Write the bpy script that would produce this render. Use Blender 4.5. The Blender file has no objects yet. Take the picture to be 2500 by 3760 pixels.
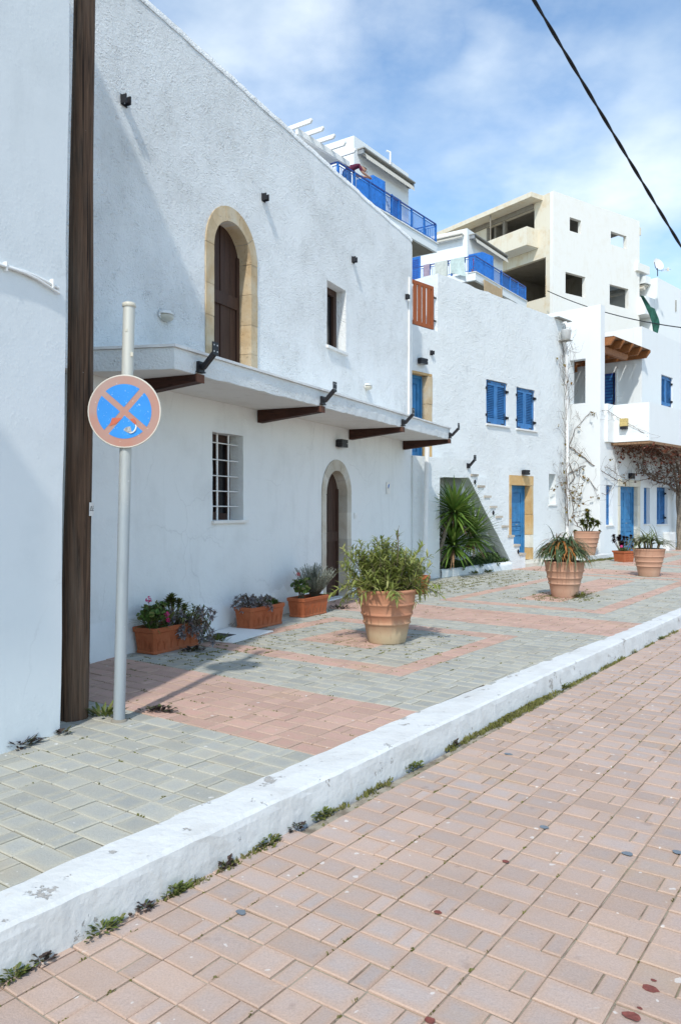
import bpy, bmesh, math, random
from math import sin, cos, pi, radians, sqrt, atan2, hypot
from mathutils import Vector, Matrix
from mathutils.geometry import tessellate_polygon

random.seed(7)
SC = bpy.context.scene
COL = SC.collection

# ------------------------------------------------------------------ camera
cam_d = bpy.data.cameras.new("camera")
cam = bpy.data.objects.new("camera", cam_d)
COL.objects.link(cam)
cam.location = (0, 0, 1.6)
cam.rotation_euler = (radians(90 - 0.46), 0, 0)
cam_d.sensor_fit = 'VERTICAL'
cam_d.sensor_height = 36.0
cam_d.lens = 27.0
cam_d.clip_start = 0.05
cam_d.clip_end = 3000
SC.camera = cam

# ------------------------------------------------------------------ sky, sun, exposure
SUN_AZ, SUN_EL = 14.0, 47.5          # the light travels towards azimuth 14 (clockwise from +Y)
world = bpy.data.worlds.new("World")
SC.world = world
world.use_nodes = True
wn = world.node_tree
wn.nodes.clear()
def wnode(t): return wn.nodes.new(t)
w_out = wnode('ShaderNodeOutputWorld')
sky = wnode('ShaderNodeTexSky')
sky.sky_type = 'NISHITA'
sky.sun_disc = False
sky.sun_elevation = radians(SUN_EL)
sky.sun_rotation = radians(180 + SUN_AZ)
sky.altitude = 0
sky.air_density = 1.0
sky.dust_density = 0.7
sky.ozone_density = 1.6
bg_sky = wnode('ShaderNodeBackground'); bg_sky.inputs['Strength'].default_value = 0.15
bg_cloud = wnode('ShaderNodeBackground'); bg_cloud.inputs['Strength'].default_value = 0.86
# clouds: soft noise on a flat layer above the ground, thin veil everywhere
tc = wnode('ShaderNodeTexCoord')
sep = wnode('ShaderNodeSeparateXYZ'); wn.links.new(tc.outputs['Generated'], sep.inputs[0])
def wm(op, a, b=None, c=None, clamp=False):
    n = wnode('ShaderNodeMath'); n.operation = op; n.use_clamp = clamp
    for i, v in enumerate((a, b, c)):
        if v is None: continue
        if isinstance(v, (int, float)): n.inputs[i].default_value = v
        else: wn.links.new(v, n.inputs[i])
    return n.outputs[0]
zc = wm('ADD', wm('MAXIMUM', sep.outputs['Z'], 0.0), 0.22)
cx_ = wm('DIVIDE', sep.outputs['X'], zc)
cy_ = wm('DIVIDE', sep.outputs['Y'], zc)
cmb = wnode('ShaderNodeCombineXYZ')
wn.links.new(cx_, cmb.inputs[0]); wn.links.new(cy_, cmb.inputs[1])
def wnoise(scale, detail, rough, off):
    mp = wnode('ShaderNodeVectorMath'); mp.operation = 'ADD'
    wn.links.new(cmb.outputs[0], mp.inputs[0]); mp.inputs[1].default_value = off
    n = wnode('ShaderNodeTexNoise'); n.inputs['Scale'].default_value = scale
    n.inputs['Detail'].default_value = detail; n.inputs['Roughness'].default_value = rough
    wn.links.new(mp.outputs[0], n.inputs['Vector'])
    return n.outputs['Fac']
n_big = wnoise(1.55, 7, 0.52, (3.3, 1.2, 0))
n_veil = wnoise(4.2, 6, 0.62, (7.1, 2.4, 0))
def blob(x, y, z, r, amp):
    vm = wnode('ShaderNodeVectorMath'); vm.operation = 'DISTANCE'
    wn.links.new(tc.outputs['Generated'], vm.inputs[0])
    v = Vector((x, y, z)).normalized(); vm.inputs[1].default_value = v
    return wm('MULTIPLY', wm('SUBTRACT', 1.0, wm('DIVIDE', vm.outputs['Value'], r), clamp=True), amp)
m = wm('MULTIPLY_ADD', n_big, 1.25, -0.72)
m = wm('ADD', m, blob(-0.04, 1, 0.64, 0.25, 0.34))      # cloud at the top, left of centre
m = wm('ADD', m, blob(0.41, 1, 0.52, 0.28, 0.35))       # big cloud bank on the right
m = wm('ADD', m, blob(0.18, 1, 0.57, 0.15, 0.17))
m = wm('SUBTRACT', m, blob(0.10, 1, 0.60, 0.09, 0.06))
mask = wm('MULTIPLY_ADD', m, 3.6, 0.0, clamp=True)
veil = wm('MULTIPLY_ADD', n_veil, 1.0, -0.40, clamp=True)
mask = wm('MAXIMUM', mask, veil)
mask = wm('MULTIPLY', mask, 0.86)
ccol = wnode('ShaderNodeValToRGB')
ccol.color_ramp.elements[0].position = 0.34; ccol.color_ramp.elements[0].color = (0.60, 0.70, 0.77, 1)
ccol.color_ramp.elements[1].position = 0.66; ccol.color_ramp.elements[1].color = (0.90, 0.96, 0.98, 1)
wn.links.new(wnoise(2.6, 5, 0.5, (3.6, 0.9, 0)), ccol.inputs[0])
wn.links.new(ccol.outputs[0], bg_cloud.inputs['Color'])
tint = wnode('ShaderNodeMix'); tint.data_type = 'RGBA'; tint.blend_type = 'MULTIPLY'; tint.inputs[0].default_value = 1
tint.inputs[7].default_value = (0.95, 1.015, 1.0, 1)
wn.links.new(sky.outputs[0], tint.inputs[6]); wn.links.new(tint.outputs[2], bg_sky.inputs['Color'])
mixw = wnode('ShaderNodeMixShader')
wn.links.new(mask, mixw.inputs[0])
wn.links.new(bg_sky.outputs[0], mixw.inputs[1]); wn.links.new(bg_cloud.outputs[0], mixw.inputs[2])
wn.links.new(mixw.outputs[0], w_out.inputs['Surface'])

sun_d = bpy.data.lights.new("sun", 'SUN')
sun_d.energy = 2.0; sun_d.angle = radians(1.5); sun_d.color = (1.0, 0.965, 0.90)
sun = bpy.data.objects.new("sun", sun_d); COL.objects.link(sun)
_d = Vector((sin(radians(SUN_AZ)) * cos(radians(SUN_EL)), cos(radians(SUN_AZ)) * cos(radians(SUN_EL)), -sin(radians(SUN_EL))))
sun.rotation_euler = _d.to_track_quat('-Z', 'Y').to_euler()
sun.location = (-5, -20, 30)

SC.view_settings.view_transform = 'Standard'
SC.view_settings.look = 'None'
SC.view_settings.exposure = 0.73
SC.view_settings.gamma = 1.0
SC.view_settings.use_curve_mapping = False

# ------------------------------------------------------------------ helpers
class Frame:
    """A vertical working plane: s runs along azimuth a, d runs inward (away from the street), z up."""
    def __init__(self, az):
        a = radians(az); self.az = az
        self.A = Vector((sin(a), cos(a), 0)); self.I = Vector((-cos(a), sin(a), 0))
        self.rot = radians(90 - az)
    def p(self, s, d, z=0): return self.A * s + self.I * d + Vector((0, 0, z))
    def inv(self, x, y): v = Vector((x, y, 0)); return v.dot(self.A), v.dot(self.I)
FX = Frame(90)       # plain world axes
FW = Frame(25.5)     # arched house and corner house
FH = Frame(42.6)     # houses with blue shutters
FK = Frame(36)       # kerb and paving
FA = Frame(35)       # flats on the hill
FT = Frame(55.1)     # unfinished block
FB = Frame(50)       # far house

class M:
    def __init__(self): self.v = []; self.f = []; self.mi = []; self.sm = []; self.wear = {}
    def add(self, vs, fs, mi=0, sm=False):
        o = len(self.v); self.v.extend([tuple(v) for v in vs])
        for f in fs:
            self.f.append([i + o for i in f]); self.mi.append(mi); self.sm.append(sm)
    def box(self, x0, x1, y0, y1, z0, z1, mi=0):
        self.add([(x0,y0,z0),(x1,y0,z0),(x1,y1,z0),(x0,y1,z0),(x0,y0,z1),(x1,y0,z1),(x1,y1,z1),(x0,y1,z1)],
                 [(0,3,2,1),(4,5,6,7),(0,1,5,4),(1,2,6,5),(2,3,7,6),(3,0,4,7)], mi); return self
    def bar(self, p, q, w, h, up=(0,0,1), mi=0):
        p = Vector(p); q = Vector(q); t = (q - p).normalized(); u = Vector(up)
        s = t.cross(u)
        if s.length < 1e-5: s = t.cross(Vector((1,0,0)))
        s.normalize(); u = s.cross(t).normalized(); s *= w/2; u *= h/2
        vs = [p-s-u, p+s-u, p+s+u, p-s+u, q-s-u, q+s-u, q+s+u, q-s+u]
        self.add(vs, [(0,3,2,1),(4,5,6,7),(0,1,5,4),(1,2,6,5),(2,3,7,6),(3,0,4,7)], mi); return self
    def tube(self, pts, r, n=6, mi=0, cap=True):
        pts = [Vector(p) for p in pts]
        rs = r if isinstance(r, (list, tuple)) else [r]*len(pts)
        rings = []; ref = None
        for i, p in enumerate(pts):
            t = (pts[min(i+1, len(pts)-1)] - pts[max(i-1, 0)])
            if t.length < 1e-9: t = Vector((0,0,1))
            t.normalize()
            if ref is None: ref = Vector((1,0,0)) if abs(t.x) < .9 else Vector((0,1,0))
            a = (ref - t*ref.dot(t)); a = a.normalized() if a.length > 1e-6 else t.orthogonal().normalized()
            b = t.cross(a); ref = a
            rings.append([p + (a*cos(2*pi*k/n) + b*sin(2*pi*k/n))*rs[i] for k in range(n)])
        vs = [v for R in rings for v in R]; fs = []
        for i in range(len(pts)-1):
            for k in range(n):
                fs.append((i*n+k, i*n+(k+1)%n, (i+1)*n+(k+1)%n, (i+1)*n+k))
        self.add(vs, fs, mi, True)
        if cap and n > 2:
            self.add(rings[0], [tuple(reversed(range(n)))], mi); self.add(rings[-1], [tuple(range(n))], mi)
        return self
    def lathe(self, prof, n=24, c=(0,0,0), mi=0, sm=True):
        vs = []; fs = []
        for (r, z) in prof:
            for k in range(n): vs.append((c[0]+r*cos(2*pi*k/n), c[1]+r*sin(2*pi*k/n), c[2]+z))
        for i in range(len(prof)-1):
            for k in range(n): fs.append((i*n+k, i*n+(k+1)%n, (i+1)*n+(k+1)%n, (i+1)*n+k))
        self.add(vs, fs, mi, sm); return self
    def prism_z(self, poly, z0, z1, mi=0):
        n = len(poly); vs = [(x,y,z0) for x,y in poly] + [(x,y,z1) for x,y in poly]
        self.add(vs, [tuple(reversed(range(n))), tuple(range(n, 2*n))] + [(i,(i+1)%n,n+(i+1)%n,n+i) for i in range(n)], mi); return self
    def prism_d(self, poly, d0, d1, mi=0):
        """polygon in (s,z), extruded along d"""
        n = len(poly)
        tri = tessellate_polygon([[Vector((x, z, 0)) for x, z in poly]])
        vs = [(x,d0,z) for x,z in poly] + [(x,d1,z) for x,z in poly]
        fs = [tuple(t) for t in tri] + [tuple(n+i for i in reversed(t)) for t in tri] + [(i,n+i,n+(i+1)%n,(i+1)%n) for i in range(n)]
        self.add(vs, fs, mi); return self
    def prism_s(self, poly, s0, s1, mi=0):
        """polygon in (d,z), extruded along s"""
        n = len(poly)
        tri = tessellate_polygon([[Vector((x, z, 0)) for x, z in poly]])
        vs = [(s0,x,z) for x,z in poly] + [(s1,x,z) for x,z in poly]
        fs = [tuple(t) for t in tri] + [tuple(n+i for i in reversed(t)) for t in tri] + [(i,n+i,n+(i+1)%n,(i+1)%n) for i in range(n)]
        self.add(vs, fs, mi); return self
    def slab(self, outer, holes, d0, d1, mi=0):
        """wall in the (s,z) plane with holes, front at d0, back at d1"""
        loops = [outer] + holes
        flat = [p for L in loops for p in L]; n = len(flat)
        tri = tessellate_polygon([[Vector((x, z, 0)) for x, z in L] for L in loops])
        vs = [(x,d0,z) for x,z in flat] + [(x,d1,z) for x,z in flat]
        fs = [tuple(t) for t in tri] + [tuple(n+i for i in reversed(t)) for t in tri]
        o = 0
        for L in loops:
            k = len(L)
            fs += [(o+i, n+o+i, n+o+(i+1)%k, o+(i+1)%k) for i in range(k)]; o += k
        self.add(vs, fs, mi); return self
    def strip(self, pts, ws, side, mi=0):
        """a leaf blade: centre points, half widths and side vectors; slightly folded along the midrib"""
        vs = []; fs = []
        n = len(pts)
        for p, w, s in zip(pts, ws, side):
            vs += [Vector(p) - s*w, Vector(p), Vector(p) + s*w]
        for i in range(n-1):
            a = i*3; fs += [(a, a+1, a+4, a+3), (a+1, a+2, a+5, a+4)]
        self.add(vs, fs, mi, True); return self
    def ball(self, c, r, n=8, m=5, mi=0):
        rx, ry, rz = r if isinstance(r, (list, tuple)) else (r, r, r)
        vs = []; fs = []
        for i in range(m+1):
            th = pi*i/m
            for k in range(n): vs.append((c[0]+rx*sin(th)*cos(2*pi*k/n), c[1]+ry*sin(th)*sin(2*pi*k/n), c[2]+rz*cos(th)))
        for i in range(m):
            for k in range(n): fs.append((i*n+k, (i+1)*n+k, (i+1)*n+(k+1)%n, i*n+(k+1)%n))
        self.add(vs, fs, mi, True); return self
    def mesh(self, name, mats, off=(0,0,0)):
        me = bpy.data.meshes.new(name)
        ox, oy, oz = off
        me.from_pydata([(x-ox, y-oy, z-oz) for x, y, z in self.v], [], self.f)
        for mm in mats: me.materials.append(mm)
        me.polygons.foreach_set('material_index', self.mi)
        me.polygons.foreach_set('use_smooth', self.sm)
        if self.wear:
            at = me.attributes.new('wear', 'FLOAT', 'POINT')
            at.data.foreach_set('value', [self.wear.get(i, 0.0) for i in range(len(self.v))])
        me.update()
        return me

BASE = {}
def thing(name, label, cat, fr=FX, base=(0,0,0), group=None, local=False, kind=None):
    o = bpy.data.objects.new(name, None); COL.objects.link(o)
    o.empty_display_size = 0.2
    o.location = fr.p(*base); o.rotation_euler = (0, 0, fr.rot)
    if kind: o['kind'] = kind
    if label: o['label'] = label
    if cat: o['category'] = cat
    if group: o['group'] = group
    BASE[o.name] = (0,0,0) if local else tuple(base)
    return o
def part(name, mb, mats, parent, label=None, kind=None):
    if not isinstance(mats, (list, tuple)): mats = [mats]
    off = BASE[parent.name]
    me = mb.mesh(name, mats, off) if isinstance(mb, M) else mb
    o = bpy.data.objects.new(name, me); COL.objects.link(o); o.parent = parent
    if label: o['label'] = label
    if kind: o['kind'] = kind
    BASE[o.name] = off
    return o
def solo(name, mb, mats, label=None, cat=None, fr=FX, base=(0,0,0), group=None, kind=None, local=False):
    if not isinstance(mats, (list, tuple)): mats = [mats]
    o = bpy.data.objects.new(name, mb.mesh(name, mats, (0,0,0) if local else base)); COL.objects.link(o)
    o.location = fr.p(*base); o.rotation_euler = (0, 0, fr.rot)
    if label: o['label'] = label
    if cat: o['category'] = cat
    if group: o['group'] = group
    if kind: o['kind'] = kind
    BASE[o.name] = (0,0,0) if local else tuple(base)
    return o
def copy_tree(root, loc, rotz=None, label=None):
    r = root.copy(); COL.objects.link(r); r.location = loc
    if rotz is not None: r.rotation_euler = (0, 0, rotz)
    if label: r['label'] = label
    for ch in list(root.children):
        c = ch.copy(); COL.objects.link(c); c.parent = r
        for g in list(ch.children):
            d = g.copy(); COL.objects.link(d); d.parent = c
    BASE[r.name] = BASE.get(root.name, (0,0,0))
    return r
def jitter(poly, step, amp, rnd):
    """subdivide the outline and make it a little uneven, as hand-laid plaster is"""
    out = []
    n = len(poly)
    for i in range(n):
        a = Vector(poly[i]); b = Vector(poly[(i+1) % n]); L = (b-a).length
        k = max(1, int(L/step)); t = (b-a)/L if L > 0 else Vector((0,0)); nn = Vector((-t.y, t.x))
        for j in range(k):
            p = a.lerp(b, j/k)
            if j: p = p + nn*rnd.uniform(-amp, amp)
            out.append((p.x, p.y))
    return out

# ------------------------------------------------------------------ materials
def newmat(name):
    m = bpy.data.materials.new(name); m.use_nodes = True
    nt = m.node_tree; b = nt.nodes['Principled BSDF']
    return m, nt, b
class NB:
    def __init__(self, nt): self.nt = nt
    def n(self, t): return self.nt.nodes.new(t)
    def L(self, a, b): self.nt.links.new(a, b)
    def pos(self, scale=(1,1,1)):
        g = self.n('ShaderNodeNewGeometry')
        mp = self.n('ShaderNodeMapping'); mp.inputs['Scale'].default_value = scale
        self.L(g.outputs['Position'], mp.inputs['Vector']); return mp.outputs[0]
    def obj(self, scale=(1,1,1)):
        g = self.n('ShaderNodeTexCoord')
        mp = self.n('ShaderNodeMapping'); mp.inputs['Scale'].default_value = scale
        self.L(g.outputs['Object'], mp.inputs['Vector']); return mp.outputs[0]
    def noise(self, vec, scale, detail=4, rough=.55, dist=0):
        t = self.n('ShaderNodeTexNoise'); t.inputs['Scale'].default_value = scale
        t.inputs['Detail'].default_value = detail; t.inputs['Roughness'].default_value = rough
        t.inputs['Distortion'].default_value = dist
        self.L(vec, t.inputs['Vector']); return t.outputs['Fac']
    def voro(self, vec, scale, feature='F1'):
        t = self.n('ShaderNodeTexVoronoi'); t.inputs['Scale'].default_value = scale; t.feature = feature
        self.L(vec, t.inputs['Vector']); return t.outputs['Distance']
    def ramp(self, fac, stops):
        r = self.n('ShaderNodeValToRGB'); e = r.color_ramp.elements
        while len(e) < len(stops): e.new(0.5)
        for x, (p, c) in zip(e, stops):
            x.position = p; x.color = (c[0], c[1], c[2], 1) if isinstance(c, (tuple, list)) else (c, c, c, 1)
        self.L(fac, r.inputs[0]); return r.outputs[0]
    def math(self, op, a, b=None, clamp=False):
        n = self.n('ShaderNodeMath'); n.operation = op; n.use_clamp = clamp
        for i, v in enumerate((a, b)):
            if v is None: continue
            if isinstance(v, (int, float)): n.inputs[i].default_value = v
            else: self.L(v, n.inputs[i])
        return n.outputs[0]
    def mix(self, fac, a, b, mode='MIX'):
        n = self.n('ShaderNodeMix'); n.data_type = 'RGBA'; n.blend_type = mode
        for sock, v in ((n.inputs[0], fac), (n.inputs[6], a), (n.inputs[7], b)):
            if isinstance(v, (int, float)): sock.default_value = v
            elif isinstance(v, (tuple, list)): sock.default_value = (v[0], v[1], v[2], 1)
            else: self.L(v, sock)
        return n.outputs[2]
    def bump(self, h, strength, dist, normal=None):
        b = self.n('ShaderNodeBump'); b.inputs['Strength'].default_value = strength; b.inputs['Distance'].default_value = dist
        self.L(h, b.inputs['Height'])
        if normal is not None: self.L(normal, b.inputs['Normal'])
        return b.outputs[0]
def setin(nb, b, key, v):
    if isinstance(v, (tuple, list)): b.inputs[key].default_value = (v[0], v[1], v[2], 1)
    elif isinstance(v, (int, float)): b.inputs[key].default_value = v
    else: nb.L(v, b.inputs[key])

def plain(name, col, rough=.6, metal=0, var=.12, scale=6, bump=0.0, bscale=40, spec=.3):
    m, nt, b = newmat(name); nb = NB(nt)
    p = nb.pos(); f = nb.noise(p, scale, 4)
    c0 = tuple(max(0, x*(1-var)) for x in col); c1 = tuple(min(1, x*(1+var)) for x in col)
    setin(nb, b, 'Base Color', nb.ramp(f, [(.3, c0), (.7, c1)]))
    setin(nb, b, 'Roughness', rough); setin(nb, b, 'Metallic', metal); b.inputs['Specular IOR Level'].default_value = spec
    if bump: nb.L(nb.bump(nb.noise(p, bscale, 4), .6, bump), b.inputs['Normal'])
    return m
def plaster(name, c=(.80,.80,.79), dirt=(.66,.65,.61), lump=22, dist=.02, strength=1.0, fine=70, dirt_amt=.35, broad=2.2, bdist=.03, cracks=0):
    m, nt, b = newmat(name); nb = NB(nt)
    p = nb.pos()
    patch = nb.ramp(nb.noise(p, .8, 5, .65), [(.30, .22), (.70, 1.0)])
    clus = nb.ramp(nb.noise(p, lump*.22, 4, .6), [(.38, .15), (.66, 1.0)])
    v = nb.voro(p, lump*1.35)
    clod = nb.math('POWER', nb.ramp(v, [(.0, 1.0), (.62, 0.0)]), 1.6)
    coarse = nb.noise(p, lump*.55, 8, .74)
    fin = nb.noise(p, fine, 3)
    h = nb.math('ADD', nb.math('MULTIPLY', nb.math('ADD', nb.math('MULTIPLY', coarse, 1.1), nb.math('MULTIPLY', clod, nb.math('MULTIPLY', clus, .62))), patch), nb.math('MULTIPLY', fin, .15))
    n1 = nb.bump(nb.noise(p, broad, 3), .5, bdist)
    n2 = nb.bump(h, strength, dist, n1)
    nb.L(n2, b.inputs['Normal'])
    d = nb.ramp(nb.noise(p, 1.6, 7, .62), [(.50, 0.0), (.78, 1.0)])
    d2 = nb.ramp(nb.noise(nb.pos((3.5, 3.5, .5)), 1.3, 6, .6), [(.55, 0.0), (.8, 1.0)])
    col = nb.mix(nb.math('MULTIPLY', d, dirt_amt), c, dirt)
    col = nb.mix(nb.math('MULTIPLY', d2, dirt_amt*.8), col, tuple(x*.92 for x in dirt))
    if cracks:
        wv = nb.n('ShaderNodeVectorMath'); wv.operation = 'ADD'
        nz = nb.n('ShaderNodeTexNoise'); nz.inputs['Scale'].default_value = 3.5; nz.inputs['Detail'].default_value = 5; nb.L(p, nz.inputs['Vector'])
        sc = nb.n('ShaderNodeVectorMath'); sc.operation = 'SCALE'; sc.inputs['Scale'].default_value = .30; nb.L(nz.outputs['Color'], sc.inputs[0])
        nb.L(p, wv.inputs[0]); nb.L(sc.outputs[0], wv.inputs[1])
        ce = nb.ramp(nb.voro(wv.outputs[0], .75, 'DISTANCE_TO_EDGE'), [(.0, 1.0), (.006, 0.0)])
        cm = nb.ramp(nb.noise(p, .9, 3), [(.50, 0.0), (.60, 1.0)])
        col = nb.mix(nb.math('MULTIPLY', nb.math('MULTIPLY', ce, cm), cracks), col, tuple(x*.45 for x in dirt))
    setin(nb, b, 'Base Color', col); setin(nb, b, 'Roughness', .88); b.inputs['Specular IOR Level'].default_value = .15
    return m
MAT = {}
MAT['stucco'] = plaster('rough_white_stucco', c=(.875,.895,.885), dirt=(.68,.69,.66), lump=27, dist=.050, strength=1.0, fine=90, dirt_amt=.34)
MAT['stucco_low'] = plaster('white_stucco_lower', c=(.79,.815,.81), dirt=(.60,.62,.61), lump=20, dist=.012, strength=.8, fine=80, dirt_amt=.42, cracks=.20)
MAT['stucco2'] = plaster('white_stucco_stair_house', c=(.765,.795,.79), dirt=(.64,.65,.61), lump=24, dist=.036, strength=1.0, dirt_amt=.22)
MAT['smooth'] = plaster('smooth_white_plaster', c=(.755,.79,.795), dirt=(.62,.66,.665), lump=24, dist=.004, strength=.6, fine=70, dirt_amt=.42, cracks=.15, broad=1.6, bdist=.006)
MAT['clean'] = plaster('clean_white_render', c=(.775,.80,.795), lump=12, dist=.003, strength=.4, dirt_amt=.18, broad=.9, bdist=.006)
MAT['cream'] = plaster('cream_white_render', c=(.80,.79,.74), dirt=(.68,.62,.50), lump=6, dist=.004, strength=.4, dirt_amt=.30, broad=.7, bdist=.01)
MAT['ochre_render'] = plaster('ochre_stained_render', c=(.70,.645,.52), dirt=(.60,.46,.27), lump=6, dist=.004, strength=.4, dirt_amt=.9, broad=.7, bdist=.01)
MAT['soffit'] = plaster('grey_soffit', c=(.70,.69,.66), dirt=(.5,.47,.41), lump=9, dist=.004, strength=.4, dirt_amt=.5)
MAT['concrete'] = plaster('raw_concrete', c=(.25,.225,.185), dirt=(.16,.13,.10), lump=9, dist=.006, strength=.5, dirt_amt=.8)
MAT['dark'] = plain('dark_interior', (.10,.08,.06), .9, var=.4, scale=2)

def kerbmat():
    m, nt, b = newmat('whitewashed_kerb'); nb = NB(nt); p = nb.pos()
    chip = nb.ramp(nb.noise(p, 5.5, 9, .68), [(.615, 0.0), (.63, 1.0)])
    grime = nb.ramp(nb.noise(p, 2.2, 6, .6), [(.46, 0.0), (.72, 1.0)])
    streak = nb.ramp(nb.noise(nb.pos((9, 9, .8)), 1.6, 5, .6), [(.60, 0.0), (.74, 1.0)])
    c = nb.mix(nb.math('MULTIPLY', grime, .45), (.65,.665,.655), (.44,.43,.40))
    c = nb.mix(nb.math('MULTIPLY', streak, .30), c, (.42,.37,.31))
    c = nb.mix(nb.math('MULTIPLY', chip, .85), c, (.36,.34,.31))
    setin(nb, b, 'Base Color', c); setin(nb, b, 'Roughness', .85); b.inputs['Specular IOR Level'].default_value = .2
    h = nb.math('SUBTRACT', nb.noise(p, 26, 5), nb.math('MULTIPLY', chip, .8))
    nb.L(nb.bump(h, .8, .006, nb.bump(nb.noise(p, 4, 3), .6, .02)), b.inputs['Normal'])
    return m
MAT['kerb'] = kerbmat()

def pavermat(name, rim, centre, alt, speck=.5):
    """rim: worn outer band of the stone, centre and alt: its middle, mixed patch by patch"""
    m, nt, b = newmat(name); nb = NB(nt); p = nb.pos()
    big = nb.noise(p, .55, 3, .5)
    mid = nb.noise(p, 3.2, 5, .6)
    fine = nb.noise(p, 120, 3, .7)
    g = nb.n('ShaderNodeNewGeometry'); oi = nb.n('ShaderNodeObjectInfo')
    at = nb.n('ShaderNodeAttribute'); at.attribute_name = 'wear'
    rnd = nb.math('FRACT', nb.math('ADD', g.outputs['Random Per Island'], oi.outputs['Random']))
    c = nb.mix(nb.ramp(big, [(.36, 0.0), (.62, 1.0)]), centre, alt)
    w = nb.math('MULTIPLY', nb.ramp(at.outputs['Fac'], [(.05, 0.0), (.85, 1.0)]), nb.ramp(mid, [(.30, .35), (.62, 1.0)]))
    c = nb.mix(w, rim, c)
    v = nb.n('ShaderNodeMath'); v.operation = 'MULTIPLY_ADD'; nb.L(rnd, v.inputs[0]); v.inputs[1].default_value = .20; v.inputs[2].default_value = .89
    hsv = nb.n('ShaderNodeHueSaturation'); nb.L(c, hsv.inputs['Color']); nb.L(v.outputs[0], hsv.inputs['Value'])
    c = hsv.outputs[0]
    sp = nb.ramp(fine, [(.30, .74), (.52, 1.0), (.70, 1.18)])
    c = nb.mix(speck, c, nb.mix(1.0, c, sp, 'MULTIPLY'))
    soil = nb.ramp(nb.noise(p, 1.5, 7, .66), [(.50, 0.0), (.76, 1.0)])           # trodden-in dirt
    c = nb.mix(nb.math('MULTIPLY', soil, .30), c, tuple(x*.62 for x in centre))
    tan = nb.ramp(nb.noise(nb.pos((1,1,1)), 1.05, 5, .6, .5), [(.56, 0.0), (.72, 1.0)])
    c = nb.mix(nb.math('MULTIPLY', tan, .30), c, (.46,.33,.19))
    drop = nb.ramp(nb.noise(p, 16, 2, .4), [(.725, 0.0), (.74, 1.0)])      # pale droppings and paint spots
    c = nb.mix(nb.math('MULTIPLY', drop, .55), c, (.74,.72,.68))
    scuff = nb.ramp(nb.noise(nb.pos((14,40,1)), 1.0, 3, .5), [(.70, 0.0), (.76, 1.0)])
    c = nb.mix(nb.math('MULTIPLY', scuff, .30), c, (.66,.62,.57))
    dark = nb.ramp(nb.noise(p, 7.3, 3, .5), [(.69, 0.0), (.73, 1.0)])
    c = nb.mix(nb.math('MULTIPLY', dark, .28), c, (.20,.14,.125))
    setin(nb, b, 'Base Color', c); setin(nb, b, 'Roughness', .86); b.inputs['Specular IOR Level'].default_value = .25
    nb.L(nb.bump(nb.math('ADD', fine, nb.noise(p, 30, 4)), .55, .0035), b.inputs['Normal'])
    return m
MAT['road_paver'] = pavermat('faded_red_road_paver', (.475,.345,.27), (.465,.355,.30), (.425,.362,.335))
MAT['pink_paver'] = pavermat('pink_pavement_paver', (.49,.34,.265), (.53,.325,.26), (.51,.345,.29))
MAT['grey_paver'] = pavermat('grey_pavement_paver', (.43,.415,.345), (.345,.355,.335), (.375,.375,.34))

def jointmat(name, sand, moss, dark, thr=.5):
    m, nt, b = newmat(name); nb = NB(nt); p = nb.pos()
    a = nb.ramp(nb.noise(p, 1.1, 6, .65), [(thr-.08, 0.0), (thr+.12, 1.0)])
    c = nb.mix(a, sand, moss)
    c = nb.mix(nb.ramp(nb.noise(p, 9, 5, .6), [(.45, 0.0), (.62, .8)]), c, dark)
    setin(nb, b, 'Base Color', c); setin(nb, b, 'Roughness', .95); b.inputs['Specular IOR Level'].default_value = .1
    nb.L(nb.bump(nb.noise(p, 60, 5), .8, .006), b.inputs['Normal'])
    return m
MAT['road_bed'] = jointmat('sandy_joint', (.345,.31,.245), (.24,.225,.15), (.15,.12,.09), .56)
MAT['walk_bed'] = jointmat('mossy_joint', (.155,.135,.10), (.115,.115,.055), (.07,.058,.042), .52)
MAT['earth'] = plain('dry_earth', (.20,.155,.11), .95, var=.35, scale=30, bump=.01, bscale=80)
MAT['ground'] = plain('dusty_ground', (.32,.28,.23), .95, var=.2, scale=.3)

def woodmat(name, a, b_, scale=(14,14,.7), rough=.75, crack=.0, dist=.004, flecks=0):
    m, nt, b = newmat(name); nb = NB(nt); p = nb.obj(scale)
    g = nb.noise(p, 3.0, 7, .65, .6)
    c = nb.ramp(g, [(.30, a), (.70, b_)])
    if crack:
        k = nb.ramp(nb.noise(nb.obj((scale[0]*.7, scale[1]*.7, scale[2]*.35)), 3.4, 3, .5), [(.34, 1.0), (.40, 0.0)])
        c = nb.mix(nb.math('MULTIPLY', k, crack), c, tuple(x*.15 for x in a))
    if flecks:
        fk = nb.ramp(nb.noise(nb.obj((9,9,4)), 2.1, 4, .55), [(.735, 0.0), (.75, 1.0)])
        c = nb.mix(nb.math('MULTIPLY', fk, flecks), c, (.50,.48,.45))
        lo = nb.ramp(nb.noise(nb.obj((5,5,.5)), 2.0, 5, .6), [(.45, 0.0), (.7, 1.0)])
        c = nb.mix(nb.math('MULTIPLY', lo, .35), c, (.20,.165,.13))
    setin(nb, b, 'Base Color', c); setin(nb, b, 'Roughness', rough); b.inputs['Specular IOR Level'].default_value = .25
    nb.L(nb.bump(g, .7, dist), b.inputs['Normal'])
    return m
MAT['pole_wood'] = woodmat('creosoted_pole_wood', (.034,.022,.015), (.175,.100,.060), (16,16,.55), .8, .8, .008, .8)
MAT['door_wood'] = woodmat('dark_stained_wood', (.040,.020,.014), (.075,.038,.026), (9,9,.8), .55)
MAT['beam_wood'] = woodmat('dark_beam_wood', (.030,.013,.009), (.075,.030,.020), (8,1.2,8), .7, .5)
MAT['beam_end'] = woodmat('worn_beam_end', (.10,.042,.026), (.17,.075,.045), (20,20,20), .75, .4)
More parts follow.
